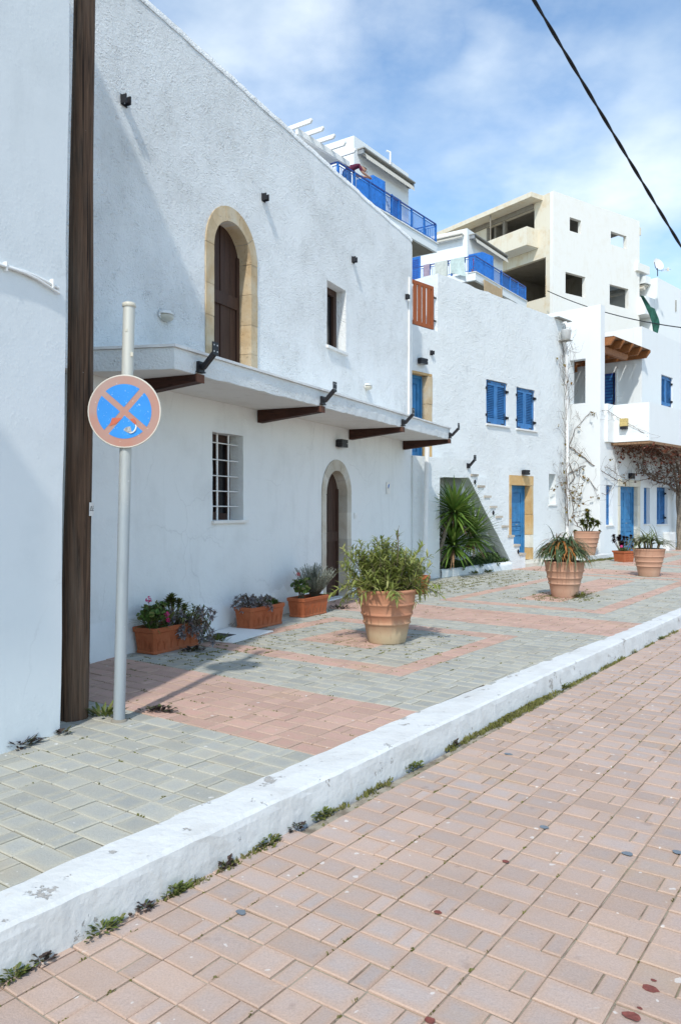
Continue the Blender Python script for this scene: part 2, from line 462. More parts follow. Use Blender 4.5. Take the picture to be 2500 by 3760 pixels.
MAT['red_wood'] = woodmat('red_stained_wood', (.26,.068,.018), (.37,.105,.032), (12,12,.9), .55)
MAT['orange_wood'] = woodmat('orange_pine', (.19,.070,.022), (.36,.150,.055), (3,12,12), .55)
MAT['reed'] = plain('dry_reed', (.25,.15,.085), .9, var=.45, scale=26)
MAT['fence_wood'] = woodmat('pale_fence_wood', (.38,.27,.15), (.56,.43,.28), (10,10,1), .8)

def stonemat(name, pal, pit=.6):
    m, nt, b = newmat(name); nb = NB(nt); p = nb.pos()
    oi = nb.n('ShaderNodeObjectInfo')
    f = nb.noise(p, 2.6, 6, .6)
    c = nb.ramp(f, [(.28, pal[0]), (.5, pal[1]), (.72, pal[2])])
    pits = nb.ramp(nb.noise(p, 34, 5, .65), [(.28, 1.0), (.40, 0.0)])
    c = nb.mix(nb.math('MULTIPLY', pits, pit), c, tuple(x*.45 for x in pal[0]))
    v = nb.n('ShaderNodeMath'); v.operation = 'MULTIPLY_ADD'; nb.L(oi.outputs['Random'], v.inputs[0]); v.inputs[1].default_value = .24; v.inputs[2].default_value = .88
    hsv = nb.n('ShaderNodeHueSaturation'); nb.L(c, hsv.inputs['Color']); nb.L(v.outputs[0], hsv.inputs['Value'])
    setin(nb, b, 'Base Color', hsv.outputs[0]); setin(nb, b, 'Roughness', .9); b.inputs['Specular IOR Level'].default_value = .15
    h = nb.math('SUBTRACT', nb.noise(p, 18, 5), pits)
    nb.L(nb.bump(h, .7, .008), b.inputs['Normal'])
    return m
MAT['ochre_stone'] = stonemat('ochre_limestone', [(.48,.34,.19), (.58,.46,.30), (.62,.56,.44)])
MAT['yellow_stone'] = stonemat('yellow_limestone', [(.52,.31,.12), (.59,.39,.18), (.64,.50,.30)], .5)
MAT['pale_stone'] = stonemat('pale_limestone', [(.42,.36,.28), (.54,.50,.42), (.60,.58,.53)])
MAT['cream_stone'] = stonemat('cream_limestone', [(.58,.54,.43), (.66,.63,.53), (.70,.68,.60)], .3)
MAT['tread_stone'] = stonemat('beige_tread_stone', [(.42,.36,.29), (.50,.44,.36), (.58,.53,.45)], .4)

def paintmat(name, col, rough=.5, dirt=.25):
    m, nt, b = newmat(name); nb = NB(nt); p = nb.pos()
    f = nb.noise(p, 5, 5, .6)
    setin(nb, b, 'Base Color', nb.ramp(f, [(.3, tuple(x*(1-dirt) for x in col)), (.7, tuple(min(1, x*(1+dirt*.5)) for x in col))]))
    setin(nb, b, 'Roughness', rough); b.inputs['Specular IOR Level'].default_value = .35
    nb.L(nb.bump(nb.noise(nb.pos((60,60,4)), 1.0, 3), .3, .002), b.inputs['Normal'])
    return m
MAT['blue'] = paintmat('blue_shutter_paint', (.045,.185,.43), .55, .3)
MAT['blue_door'] = paintmat('blue_door_paint', (.038,.205,.435), .55, .3)
MAT['bright_blue'] = paintmat('bright_blue_paint', (.020,.150,.49), .45, .3)
MAT['navy'] = paintmat('navy_rail_paint', (.030,.075,.30), .45)
MAT['white_paint'] = paintmat('white_paint', (.80,.80,.78), .5, .08)
MAT['white_pipe'] = paintmat('white_pipe_plastic', (.78,.78,.76), .4, .06)
MAT['iron'] = plain('black_iron', (.018,.018,.022), .5, .2, var=.3, scale=20, spec=.4)
MAT['bolt'] = plain('bolt_hole_light', (.52,.55,.57), .6)
MAT['grey_metal'] = plain('dull_grey_metal', (.30,.31,.31), .5, .4)
MAT['marble'] = plain('white_marble_sill', (.76,.75,.72), .4, var=.06, scale=9)
MAT['cap'] = plain('white_cap_tile', (.76,.76,.74), .7, var=.1, scale=5, bump=.004)
MAT['lampglass'] = plain('beige_lamp_glass', (.55,.52,.43), .35, var=.1)
MAT['lampwhite'] = plain('white_lamp_plastic', (.76,.76,.74), .4, var=.05)
MAT['glass'] = plain('dark_window_glass', (.012,.012,.014), .12, var=.3, spec=.5)
MAT['canvas'] = plain('cream_awning_canvas', (.62,.58,.50), .85, var=.08)
MAT['lip'] = plain('grey_awning_case', (.30,.29,.26), .6, var=.2)
MAT['green_net'] = plain('dark_green_net', (.022,.095,.070), .8, var=.4, scale=3)
MAT['yellow_plastic'] = plain('yellow_lamp_box', (.52,.40,.16), .5, var=.25, scale=20)
MAT['cable'] = plain('black_cable', (.010,.011,.014), .5)
MAT['brown_plant'] = plain('dry_brown_leaves', (.13,.050,.028), .9, var=.5, scale=40)

def terracotta(name, a, b_, pale, zlo, zhi, amt):
    """clay; amt = lime bloom on the lower wall of the pot"""
    m, nt, b = newmat(name); nb = NB(nt); p = nb.obj()
    f = nb.noise(p, 5, 6, .6)
    c = nb.ramp(f, [(.3, a), (.7, b_)])
    sx = nb.n('ShaderNodeSeparateXYZ'); nb.L(p, sx.inputs[0])
    zz = nb.math('ADD', sx.outputs['Z'], nb.math('MULTIPLY', nb.math('SUBTRACT', nb.noise(nb.obj((7,7,1.4)), 2, 5, .6), .5), .16))
    mr = nb.n('ShaderNodeMapRange'); nb.L(zz, mr.inputs['Value']); mr.inputs['From Min'].default_value = zhi; mr.inputs['From Max'].default_value = zlo
    bl = nb.ramp(nb.noise(p, 2.0, 5, .6), [(.42, 0.0), (.75, 1.0)])
    k = nb.math('ADD', nb.math('MULTIPLY', mr.outputs[0], amt), nb.math('MULTIPLY', bl, .30*min(1, amt+.3)), True)
    c = nb.mix(k, c, pale)
    drip = nb.ramp(nb.noise(nb.obj((16,16,.9)), 2.0, 4, .6), [(.62, 0.0), (.70, 1.0)])
    c = nb.mix(nb.math('MULTIPLY', drip, .35), c, tuple(x*.5 for x in a))
    setin(nb, b, 'Base Color', c); setin(nb, b, 'Roughness', .88); b.inputs['Specular IOR Level'].default_value = .2
    nb.L(nb.bump(nb.noise(nb.obj((20,20,60)), 1.0, 4), .4, .003, nb.bump(nb.noise(p, 60, 3), .4, .002)), b.inputs['Normal'])
    return m
MAT['pot'] = terracotta('weathered_terracotta', (.40,.175,.100), (.48,.235,.145), (.50,.385,.25), .04, .30, 1.15)
MAT['pot_b'] = terracotta('pale_terracotta', (.45,.215,.13), (.50,.27,.175), (.48,.345,.26), -.1, .9, .55)
MAT['trough'] = terracotta('orange_terracotta', (.36,.098,.040), (.43,.135,.058), (.44,.22,.13), -.05, .06, .30)
MAT['soil'] = plain('potting_soil', (.050,.033,.022), .95, var=.4, scale=40, bump=.01, bscale=60)

def leafmat(name, cols, rough=.5, trans=.25):
    m, nt, b = newmat(name); nb = NB(nt)
    g = nb.n('ShaderNodeNewGeometry')
    n = len(cols)
    c = nb.ramp(g.outputs['Random Per Island'], [((i+.5)/n, x) for i, x in enumerate(cols)])
    hs = nb.noise(nb.pos(), 5, 3)
    c = nb.mix(.5, c, nb.mix(1.0, c, nb.ramp(hs, [(.3, .62), (.7, 1.25)]), 'MULTIPLY'))
    setin(nb, b, 'Base Color', c); setin(nb, b, 'Roughness', rough); b.inputs['Specular IOR Level'].default_value = .35
    out = nt.nodes['Material Output']
    tr = nb.n('ShaderNodeBsdfTranslucent'); nb.L(c, tr.inputs['Color'])
    mx = nb.n('ShaderNodeMixShader'); mx.inputs[0].default_value = trans
    nb.L(b.outputs[0], mx.inputs[1]); nb.L(tr.outputs[0], mx.inputs[2]); nb.L(mx.outputs[0], out.inputs['Surface'])
    return m
MAT['lf_oleander'] = leafmat('narrow_green_leaf', [(.22,.275,.06), (.29,.335,.09), (.36,.385,.12), (.25,.31,.07), (.41,.41,.16)], .5, .40)
MAT['lf_aloe'] = leafmat('aloe_leaf', [(.075,.125,.055), (.105,.16,.07), (.09,.14,.065), (.14,.19,.09), (.30,.15,.05), (.50,.19,.04), (.085,.13,.06), (.11,.16,.07), (.16,.20,.10)])
MAT['lf_aloe2'] = leafmat('pale_aloe_leaf', [(.14,.18,.08), (.19,.225,.11), (.16,.19,.085), (.22,.215,.10)])
MAT['lf_yucca'] = leafmat('yucca_leaf', [(.07,.14,.022), (.12,.215,.035), (.18,.28,.05), (.09,.17,.03), (.24,.32,.075)])
MAT['lf_ivy'] = leafmat('dark_ivy_leaf', [(.035,.07,.018), (.055,.095,.026), (.075,.125,.032)])
MAT['lf_geranium'] = leafmat('geranium_leaf', [(.075,.14,.03), (.115,.19,.04), (.08,.155,.034), (.20,.21,.055)])
MAT['lf_ghost'] = leafmat('grey_succulent_leaf', [(.26,.27,.29), (.33,.335,.35), (.29,.25,.26), (.34,.25,.22)], .6, .1)
MAT['lf_spider'] = leafmat('striped_strap_leaf', [(.22,.26,.07), (.36,.37,.13), (.18,.23,.07)])
MAT['lf_lavender'] = leafmat('grey_green_leaf', [(.32,.36,.29), (.38,.41,.34), (.27,.30,.235), (.43,.46,.40)], .7)
MAT['lf_aeonium'] = leafmat('olive_rosette_leaf', [(.085,.115,.025), (.13,.16,.038), (.11,.09,.03)])
MAT['lf_purple'] = leafmat('black_purple_leaf', [(.024,.008,.010), (.040,.012,.014), (.018,.007,.009)], .45, .1)
MAT['lf_weed'] = leafmat('weed_leaf', [(.11,.15,.03), (.16,.19,.045), (.085,.12,.025), (.20,.19,.07)])
MAT['lf_weed_dark'] = leafmat('dark_weed_leaf', [(.050,.034,.032), (.085,.055,.045), (.075,.095,.030)])
MAT['lf_moss'] = leafmat('moss_tuft', [(.17,.175,.045), (.22,.215,.065), (.13,.14,.04), (.24,.22,.10)], .9)
MAT['lf_dry'] = leafmat('autumn_vine_leaf', [(.22,.15,.02), (.17,.14,.03), (.25,.13,.025)])
MAT['lf_red'] = leafmat('rust_vine_leaf', [(.16,.038,.020), (.11,.030,.018), (.20,.065,.03)])
MAT['petal_pink'] = leafmat('pink_petal', [(.70,.035,.20), (.62,.05,.22)])
MAT['petal_red'] = leafmat('red_petal', [(.75,.03,.015), (.65,.025,.02)])
MAT['stem'] = plain('grey_brown_stem', (.145,.115,.075), .85, var=.3, scale=20)
MAT['twig'] = plain('bare_vine_twig', (.150,.110,.080), .9, var=.35, scale=20)
MAT['bark'] = plain('pale_vine_bark', (.25,.21,.165), .9, var=.35, scale=25, bump=.01)
# ------------------------------------------------------------------ ground, road, pavement, kerb
g = M(); g.add([(-400,-300,-.30),(400,-300,-.30),(400,600,-.30),(-400,600,-.30)], [(0,1,2,3)])
solo('ground', g, MAT['ground'], kind='structure')

ROAD_Z = -.20
def _lin(pts, k):
    if k <= pts[0][0]: return pts[0][1]
    for (a,b),(c,d) in zip(pts, pts[1:]):
        if k <= c: return b+(d-b)*(k-a)/(c-a)
    return pts[-1][1]
def kerb_in(k): return _lin([(-6,3.0),(1.7,3.01),(3.9,3.015),(4.7,3.03),(6,2.99),(7.5,2.95),(10,2.84),(13,2.77),(20,2.62),(60,2.2)], k)
def kerb_out(k): return _lin([(-6,2.73),(1.5,2.735),(4,2.71),(7,2.695),(9,2.65),(12,2.59),(20,2.45),(60,2.03)], k)

road_bed = M(); road_bed.add([(-8,2.75,ROAD_Z-.0085),(60,2.3,ROAD_Z-.0085),(60,-14,ROAD_Z-.0085),(-8,-14,ROAD_Z-.0085)], [(0,3,2,1)])
road = solo('road', road_bed, MAT['road_bed'], fr=FK, kind='structure')
walk_bed = M(); walk_bed.add([(-8,2.95,-.0085),(60,2.4,-.0085),(60,30,-.0085),(-8,30,-.0085)], [(0,1,2,3)])
walk = solo('pavement', walk_bed, MAT['walk_bed'], fr=FK, kind='structure')

rk = random.Random(3)
kb = M(); prev = None; nseg = 0
k = -5.0
while k < 46:
    i0 = kerb_in(k); o0 = kerb_out(k)
    j = lambda a: rk.uniform(-a, a)
    prof = [(i0+j(.004), -.05), (i0+j(.006), .000+j(.002)), ((i0+o0)/2+.03, .006+j(.002)), (o0+.022+j(.004), .002+j(.002)),
            (o0+.004+j(.003), -.014+j(.003)), (o0+.000+j(.003), -.05), (o0-.004+j(.004), -.13), (o0-.008+j(.004), -.24)]
    ring = [(k, d, z) for d, z in prof]
    if prev is not None:
        n = len(ring)
        kb.add(prev+ring, [(a, a+1, n+a+1, n+a) for a in range(n-1)])
    prev = ring
    k += .09 if k < 16 else .35
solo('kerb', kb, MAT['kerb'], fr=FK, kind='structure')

def paver_geo(mb, s0, s1, d0, d1, z, tilt=(0,0), inset=.005, drop=.004):
    """one paving stone: slightly rounded worn top, sides going down into the joint"""
    tz = lambda x, y: z + (x-(s0+s1)/2)*tilt[0] + (y-(d0+d1)/2)*tilt[1]
    R4 = lambda q: [(s0+q,d0+q),(s1-q,d0+q),(s1-q,d1-q),(s0+q,d1-q)]
    c = min(s1-s0, d1-d0)*.34
    o = len(mb.v)
    vs = [(x,y,tz(x,y)) for x,y in R4(c)] + [(x,y,tz(x,y)) for x,y in R4(inset)] + [(x,y,tz(x,y)-drop) for x,y in R4(0)] + [(x,y,z-.03) for x,y in R4(0)]
    fs = [(0,1,2,3)]
    for k in range(3):
        for a in range(4):
            b = (a+1) % 4; fs.append((4*k+4+a, 4*k+4+b, 4*k+b, 4*k+a))
    mb.add(vs, fs)
    for i in range(4): mb.wear[o+i] = 1.0

CE, SE = cos(radians(-.46)), sin(radians(-.46))
def in_view(P):
    y = P.y*CE + (P.z-1.6)*SE
    if y < .3: return None
    u = 2820*P.x/y; v = 2820*((P.z-1.6)*CE - P.y*SE)/y
    return hypot(P.x, P.y) if abs(u) < 1290 and abs(v) < 1920 else None

LANE = .255
def pave(k0, k1, rowp, dlo, dhi, d_origin, z, keep, colour, small_first, parent, mats, limit=300):
    """lanes run along the kerb; every lane alternates one full stone with a 2/3 + 1/3 pair"""
    stones = []
    r0 = int(math.floor(k0/rowp)); r1 = int(math.ceil(k1/rowp))
    l0 = int(math.floor((dlo-d_origin)/LANE)); l1 = int(math.ceil((dhi-d_origin)/LANE))
    for li in range(l0, l1):
        for ri in range(r0, r1):
            ka, kb_ = ri*rowp, (ri+1)*rowp
            da, db = d_origin+li*LANE, d_origin+(li+1)*LANE
            if not keep((ka+kb_)/2, (da+db)/2): continue
            c = colour((ka+kb_)/2, (da+db)/2)
            if (li+ri) % 2 == 0: cuts = [(da, db, 0)]
            else:
                t = da + LANE*(1/3 if small_first else 2/3)
                cuts = [(da, t, 2 if small_first else 1), (t, db, 1 if small_first else 2)]
            for a, b, kind in cuts:
                P = FK.p((ka+kb_)/2, (a+b)/2, z); dist = in_view(P)
                stones.append((dist if dist is not None else 1e6+P.length, ka, kb_, a, b, kind, c))
    stones.sort(key=lambda s: s[0])
    J = .0034
    shared = {}
    rr = random.Random(11)
    rest = {}
    for n, (dist, ka, kb_, a, b, kind, c) in enumerate(stones):
        if n < limit:
            key = (kind, c)
            if key not in shared:
                mm = M(); w = b-a
                paver_geo(mm, -rowp/2+J, rowp/2-J, -w/2+J, w/2-J, 0)
                shared[key] = mm.mesh('paver', mats[c])
            o = bpy.data.objects.new('paver', shared[key]); COL.objects.link(o); o.parent = parent
            o.location = ((ka+kb_)/2, (a+b)/2, z + rr.uniform(-.0035, .0025))
            o.rotation_euler = (rr.uniform(-.011, .011), rr.uniform(-.011, .011), rr.uniform(-.008, .008))
            BASE[o.name] = (0,0,0)
        else:
            mm = rest.setdefault(c, M())
            jj = rr.uniform(-.0015, .0015)
            paver_geo(mm, ka+J+jj, kb_-J+jj, a+J, b-J, z+rr.uniform(-.0035,.0025), (rr.uniform(-.012,.012), rr.uniform(-.012,.012)))
    for c, mm in rest.items():
        part('paver', mm, mats[c], parent, kind='stuff')

def road_keep(k, d):
    return d < kerb_out(k) + .02
pave(-1.5, 40, .157, -5.0, 2.8, -.45, ROAD_Z, road_keep, lambda k, d: 0, True, road, {0: [MAT['road_paver']]}, 300)

def walk_keep(k, d):
    if d < kerb_in(k) - .10: return False
    P = FK.p(k, d)
    s, dd = FW.inv(P.x, P.y)
    if s < 16.2 and dd > 5.85: return False
    if s < 4.05 and dd > 4.25: return False
    h, dh = FH.inv(P.x, P.y)
    if dh > 11.2 or (h > 22.9 and dh > 10.2): return False
    return True
def walk_colour(k, d):
    n = -d
    def outline(ka, kb_, na, nb_, w):
        inside = ka <= k <= kb_ and na <= n <= nb_
        core = ka+w*1.18 <= k <= kb_-w*1.18 and na+w <= n <= nb_-w
        return inside and not core
    if 3.86 < k < 5.15 or 9.58 < k < 10.80 or 18.1 < k < 19.62: return 1
    if outline(6.13, 8.86, -6.62, -3.66, .27): return 1
    if 7.10 < k < 8.05 and -5.72 < n < -4.70: return 1
    if outline(11.46, 17.75, -6.38, -3.50, .27): return 1
    if 12.45 < k < 17.0 and -5.36 < n < -4.45: return 1
    if outline(21.0, 27.5, -6.2, -3.3, .27) or (22 < k < 26.5 and -5.2 < n < -4.3): return 1
    if 28.8 < k < 30.2: return 1
    return 0
pave(-1.5, 38, .162, 2.6, 12, 3.52-.255*4, 0, walk_keep, walk_colour, False, walk,
     {0: [MAT['grey_paver']], 1: [MAT['pink_paver']]}, 300)

# square of white cement with a drain grate beside the wall
dr = thing('drain_cover', 'small black drain grate set in a square of white cement beside the orange troughs', 'drain cover', FW, (7.35,5.30,0))
mm = M(); mm.box(7.50,8.42,4.96,5.62,.003,.016); part('cement_surround', mm, MAT['clean'], dr)
mm = M()
for i in range(7): mm.box(7.60,7.95,5.24+.035*i,5.258+.035*i,.0185,.022)
mm.box(7.58,7.97,5.22,5.49,.0162,.0182)
part('grate', mm, MAT['iron'], dr)

# ------------------------------------------------------------------ corner house at the left edge
rj = random.Random(5)
lh = thing('corner_house', 'smooth white corner house at the left edge with cables across its wall', 'house', FW, (4.0,4.094,0))
mm = M()
outl = [(-9,-.1),(4.005,-.1)] + [(4.008+.022*z+.008*sin(z*3.1)+rj.uniform(-.005,.005), z) for z in [.35*i for i in range(1,24)]] + [(4.18,8.3),(-1.0,8.3),(-1.0,13.4),(-4.2,16.6),(-9,16.6)]
mm.slab(outl, [], 4.094, 9.5)
part('wall', mm, MAT['smooth'], lh)
for i, (dz, r) in enumerate(((0, .011), (-.027, .009))):
    pts = [(s, 4.094-.012-.010*i, 3.16+dz - .02*(s-3.4) + .012*sin(s*5+i*2) - (.05*(s-3.75)/.3 if s > 3.75 else 0)) for s in [.1*x for x in range(8, 41)]]
    mm = M().tube(pts, r, 6); cd = part('cable_conduit', mm, MAT['white_pipe'], lh)
    if i == 0:
        for s in (2.0, 2.8, 3.55, 3.94): part('clip', M().box(s-.006, s+.006, 4.064, 4.099, 3.115-.02*(s-3.4), 3.175-.02*(s-3.4)), MAT['white_pipe'], cd)

part('balcony', M().box(-5,1.15,3.51,4.092,3.75,4.75), MAT['smooth'], lh)  # unseen block added out of view to throw a diagonal shadow across this wall

# ------------------------------------------------------------------ the arched house
ah = thing('arched_house', 'long rough white house with brown arched doors and a canopy over its lower wall', 'house', FW, (5.9,5.7,0))
def arch_poly(sl, sr, z0, zs, n=12, apex=None):
    c = (sl+sr)/2; r = (sr-sl)/2; ry = (apex-zs) if apex else r
    return [(sl,z0)] + [(c - r*cos(pi*i/n), zs + ry*sin(pi*i/n)) for i in range(n+1)] + [(sr,z0)]
UD_O = arch_poly(8.00, 9.23, 3.10, 4.93, 14, 5.55); UD_I = arch_poly(8.18, 9.06, 3.10, 4.92, 14, 5.36)
LD_O = arch_poly(11.23, 12.38, .02, 1.80, 14, 2.39); LD_I = arch_poly(11.40, 12.20, .02, 1.79, 14, 2.20)
WIN_U = [(11.43,4.27),(12.17,4.27),(12.17,5.35),(11.43,5.35)]
WIN_L = [(8.16,1.41),(8.88,1.41),(8.88,2.55),(8.16,2.55)]
rw = random.Random(8)
def hole(p, step=.16, amp=.007): return list(reversed(jitter(p, step, amp, rw)))
# upper storey overhangs to the left; top edge is uneven
top = [(15.5-.14*i, 7.28+rw.uniform(-.022,.022)+.02*sin(i*.37)) for i in range(1, 86)]
outer = [(3.3,2.96),(15.5,2.96)] + [(15.5+rw.uniform(-.012,.012), 2.96+.2*i) for i in range(1, 22)] + top + [(3.3,7.28)]
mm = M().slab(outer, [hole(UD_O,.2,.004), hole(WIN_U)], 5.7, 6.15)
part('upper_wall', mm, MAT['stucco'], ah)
outer = [(5.9,-.1),(15.47,-.1)] + [(15.49+rw.uniform(-.010,.010), -.1+.2*i) for i in range(1, 15)] + [(15.5,2.955),(5.9,2.955)] + [(5.9+rw.uniform(-.012,.012), 2.955-.2*i) for i in range(1, 15)]
mm = M().slab(outer, [hole(LD_O,.2,.003), hole(WIN_L)], 5.702, 6.15)
# plinth swelling at the foot of the wall
pr = []
for i in range(44):
    s = 5.92 + i*(11.22-5.92)/43
    pr.append((s, 5.70-.05-.03*rw.random(), .0, 5.70-.012, .30+.14*rw.random()))
vs = []; fs = []
for s, d0, z0, d1, z1 in pr: vs += [(s,d0,-.05),(s,d0+.02,z1*.4),(s,d1+.02,z1)]
for i in range(len(pr)-1): fs += [(3*i,3*i+3,3*i+4,3*i+1),(3*i+1,3*i+4,3*i+5,3*i+2)]
mm.add(vs, fs, 0, True)
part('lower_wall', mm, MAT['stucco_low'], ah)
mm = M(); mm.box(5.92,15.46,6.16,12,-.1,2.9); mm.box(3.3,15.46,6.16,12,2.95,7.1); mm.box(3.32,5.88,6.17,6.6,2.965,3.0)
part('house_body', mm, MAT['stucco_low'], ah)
# raised rim along the roof edge
mm = M(); vs = []; fs = []
for i in range(88):
    s = 3.3+.14*i
    if s > 15.5: s = 15.5
    z = 7.29+.006*sin(i*.7)+rw.uniform(-.008,.008)
    vs += [(s,5.694+rw.uniform(-.002,.002),z-.07),(s,5.690+rw.uniform(-.003,.003),z),(s,6.1,z+.02)]
for i in range(87): fs += [(3*i,3*i+3,3*i+4,3*i+1),(3*i+1,3*i+4,3*i+5,3*i+2)]
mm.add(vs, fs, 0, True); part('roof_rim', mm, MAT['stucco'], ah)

def arch_stones(parent, O, I, zs, left_cuts, right_cuts, z0, d0, d1, mat, nv=5, gap=.006):
    """jamb stones and voussoirs, each one a piece; a recessed mortar ring behind"""
    slO, srO, slI, srI = O[0][0], O[-1][0], I[0][0], I[-1][0]
    for cuts, a, b in ((left_cuts, slO, slI), (right_cuts, srI, srO)):
        zz = [z0]+cuts+[zs]
        for za, zb in zip(zz, zz[1:]):
            j = rw.uniform(-.004,.004)
            mb = M().prism_d(jitter([(a+gap/2,za+gap/2),(b-gap/2,za+gap/2),(b-gap/2,zb-gap/2),(a+gap/2,zb-gap/2)], .09, .0035, rw), d0+j, d1)
            part('stone', mb, mat, parent)
    cO = ((slO+srO)/2); rO = (srO-slO)/2; aO = max(p[1] for p in O)-zs
    cI = ((slI+srI)/2); rI = (srI-slI)/2; aI = max(p[1] for p in I)-zs
    for v in range(nv):
        t0 = pi*v/nv + .010; t1 = pi*(v+1)/nv - .010
        st = [t0+(t1-t0)*i/5 for i in range(6)]
        poly = [(cI-rI*cos(t), zs+aI*sin(t)) for t in st] + [(cO-(rO-.003)*cos(t), zs+(aO-.003)*sin(t)) for t in reversed(st)]
        j = rw.uniform(-.004,.004)
        part('stone', M().prism_d(list(reversed(poly)), d0+j, d1), mat, parent)
    ring = M(); n = len(O)
    vs = [(x,d0+.006,z) for x,z in O]+[(x,d0+.006,z) for x,z in I]+[(x,d1-.004,z) for x,z in I]
    fs = [(i,i+1,n+i+1,n+i) for i in range(n-1)]+[(n+i,n+i+1,2*n+i+1,2*n+i) for i in range(n-1)]
    # mortar sits a touch behind the stones on every side
    vs = [(x,y,z) if k < n else (x+(.012 if x < cI else -.012)*(-1),y,z) for k,(x,y,z) in enumerate(vs)]
    ring.add(vs, fs); part('mortar', ring, MAT['pale_stone'], parent)

us = part('door_surround', M().box(8.0,9.23,6.0,6.02,3.02,3.09), MAT['ochre_stone'], ah, label='ochre stone surround of the upper arched door')
arch_stones(us, UD_O, UD_I, 4.93, [3.62,4.02,4.42], [3.70,4.10,4.52], 3.10, 5.685, 5.97, MAT['ochre_stone'])
ls = part('door_surround', M().box(11.23,12.38,6.0,6.02,-.06,.0), MAT['pale_stone'], ah, label='pale stone surround of the lower arched door')
arch_stones(ls, LD_O, LD_I, 1.79, [.62,1.15], [.59,1.02,1.48], .02, 5.688, 5.97, MAT['pale_stone'])

def arched_door(label, I, zs, d, rail_z, split, mid):
    sl, sr = I[0][0], I[-1][0]; c = (sl+sr)/2; r = (sr-sl)/2; ap = max(p[1] for p in I)-zs; z0 = I[0][1]
    topz = lambda s: zs + ap*sqrt(max(0, 1-((s-c)/r)**2))
    dl = M().prism_d(list(reversed([(sl-.02,z0)]+[(c-(r+.02)*cos(pi*i/12), zs+(ap+.02)*sin(pi*i/12)) for i in range(13)]+[(sr+.02,z0)])), d+.03, d+.07)
    door = part('arched_door', dl, MAT['door_wood'], ah, label=label)
    n = 4; w = (sr-sl)/n
    for i in range(n):
        a = sl+i*w+.003; b = sl+(i+1)*w-.003
        poly = [(a,z0),(b,z0)]+[(b-(b-a)*k/6, topz(b-(b-a)*k/6)+.015) for k in range(7)]
        part('plank', M().prism_d(poly, d+(.012 if i != split else .024), d+.034), MAT['door_wood'], door)
    part('rail', M().box(sl+.02,sr-.06,d-.012,d+.02,rail_z,rail_z+.17), MAT['door_wood'], door)
    part('stile', M().box(sr-.07,sr-.005,d-.008,d+.02,z0,zs+.25*ap), MAT['door_wood'], door)
    part('stile', M().box(mid-.02,mid+.012,d-.004,d+.02,rail_z+.17,zs+.6*ap), MAT['door_wood'], door)
arched_door('upper arched dark brown door above the canopy', UD_I, 4.92, 5.88, 4.30, 1, 8.47)
arched_door('lower arched dark brown door at street level', LD_I, 1.79, 5.86, .98, 1, 11.62)

# small upper window
w = part('window', M().box(11.43,12.17,5.93,5.96,4.27,5.35), MAT['glass'], ah, label='small deep upper window')
mm = M()
for a, b, c, e in ((11.43,11.50,4.27,5.35),(12.05,12.17,4.27,5.35),(11.50,12.05,5.24,5.35),(11.50,12.05,4.27,4.36),(11.76,11.81,4.36,5.24)):
    mm.box(a, b, 5.885, 5.928, c, e)
part('frame', mm, MAT['door_wood'], w)
part('sill', M().box(11.40,12.20,5.66,5.93,4.225,4.268), MAT['marble'], w)
# barred lower window
w = part('window', M().box(8.16,8.88,5.955,5.98,1.41,2.55), MAT['glass'], ah, label='lower window behind a white iron grille')
mm = M()
for a, b, c, e in ((8.16,8.56,2.44,2.55),(8.56,8.62,1.41,2.55),(8.82,8.88,1.41,2.55),(8.16,8.22,1.41,2.44),(8.22,8.56,1.41,1.52),(8.62,8.82,2.44,2.55),(8.62,8.82,1.41,1.50)):
    mm.box(a, b, 5.915, 5.953, c, e)
part('frame', mm, MAT['door_wood'], w)
for s in (8.405, 8.665):
    part('grille_bar', M().bar((s,5.80,1.412), (s,5.80,2.545), .028, .012, (0,1,0)), MAT['white_paint'], w)
for z in (2.42, 2.20, 1.99, 1.79, 1.59):
    part('grille_bar', M().tube([(8.165,5.786,z+.006),(8.875,5.786,z)], .008, 6), MAT['white_paint'], w)
part('sill', M().box(8.13,8.96,5.66,5.93,1.372,1.408), MAT['marble'], w)

# canopy
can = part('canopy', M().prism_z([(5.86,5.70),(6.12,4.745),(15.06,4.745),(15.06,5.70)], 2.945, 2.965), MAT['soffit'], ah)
def rough_edge(pts, z0, z1, th=.05):
    mb = M(); vs = []; fs = []; P = []
    for a, b in zip(pts, pts[1:]):
        a = Vector(a); b = Vector(b); k = max(1, int((b-a).length/.12))
        P += [a.lerp(b, i/k) for i in range(k)]
    P.append(Vector(pts[-1]))
    for i, p in enumerate(P):
        j = rw.uniform(-.004,.004)
        vs += [(p.x, p.y+th, z0), (p.x, p.y+j, z0+rw.uniform(-.008,.010)), (p.x, p.y-.006+j, (z0+z1)/2), (p.x, p.y+j, z1), (p.x, p.y+th, z1)]
    for i in range(len(P)-1):
        for a in range(4): fs.append((5*i+a, 5*i+5+a, 5*i+6+a, 5*i+1+a))
    mb.add(vs, fs); return mb
part('fascia', rough_edge([(5.86,5.69),(6.12,4.725),(15.07,4.725),(15.09,5.70)], 2.945, 3.160), MAT['stucco2'], can)
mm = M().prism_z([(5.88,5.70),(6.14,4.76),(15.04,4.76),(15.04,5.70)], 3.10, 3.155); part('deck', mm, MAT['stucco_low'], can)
part('cap_slab', M().prism_z([(5.84,5.69),(6.105,4.70),(6.30,4.70),(6.02,5.69)], 3.163, 3.190), MAT['cap'], can)
s = 6.305
while s < 15.05:
    L = min(.60+rw.uniform(-.02,.02), 15.08-s)
    part('cap_slab', M().box(s, s+L-.006, 4.698+rw.uniform(-.004,.004), 5.02, 3.163, 3.190+rw.uniform(-.003,.003)), MAT['cap'], can)
    s += L
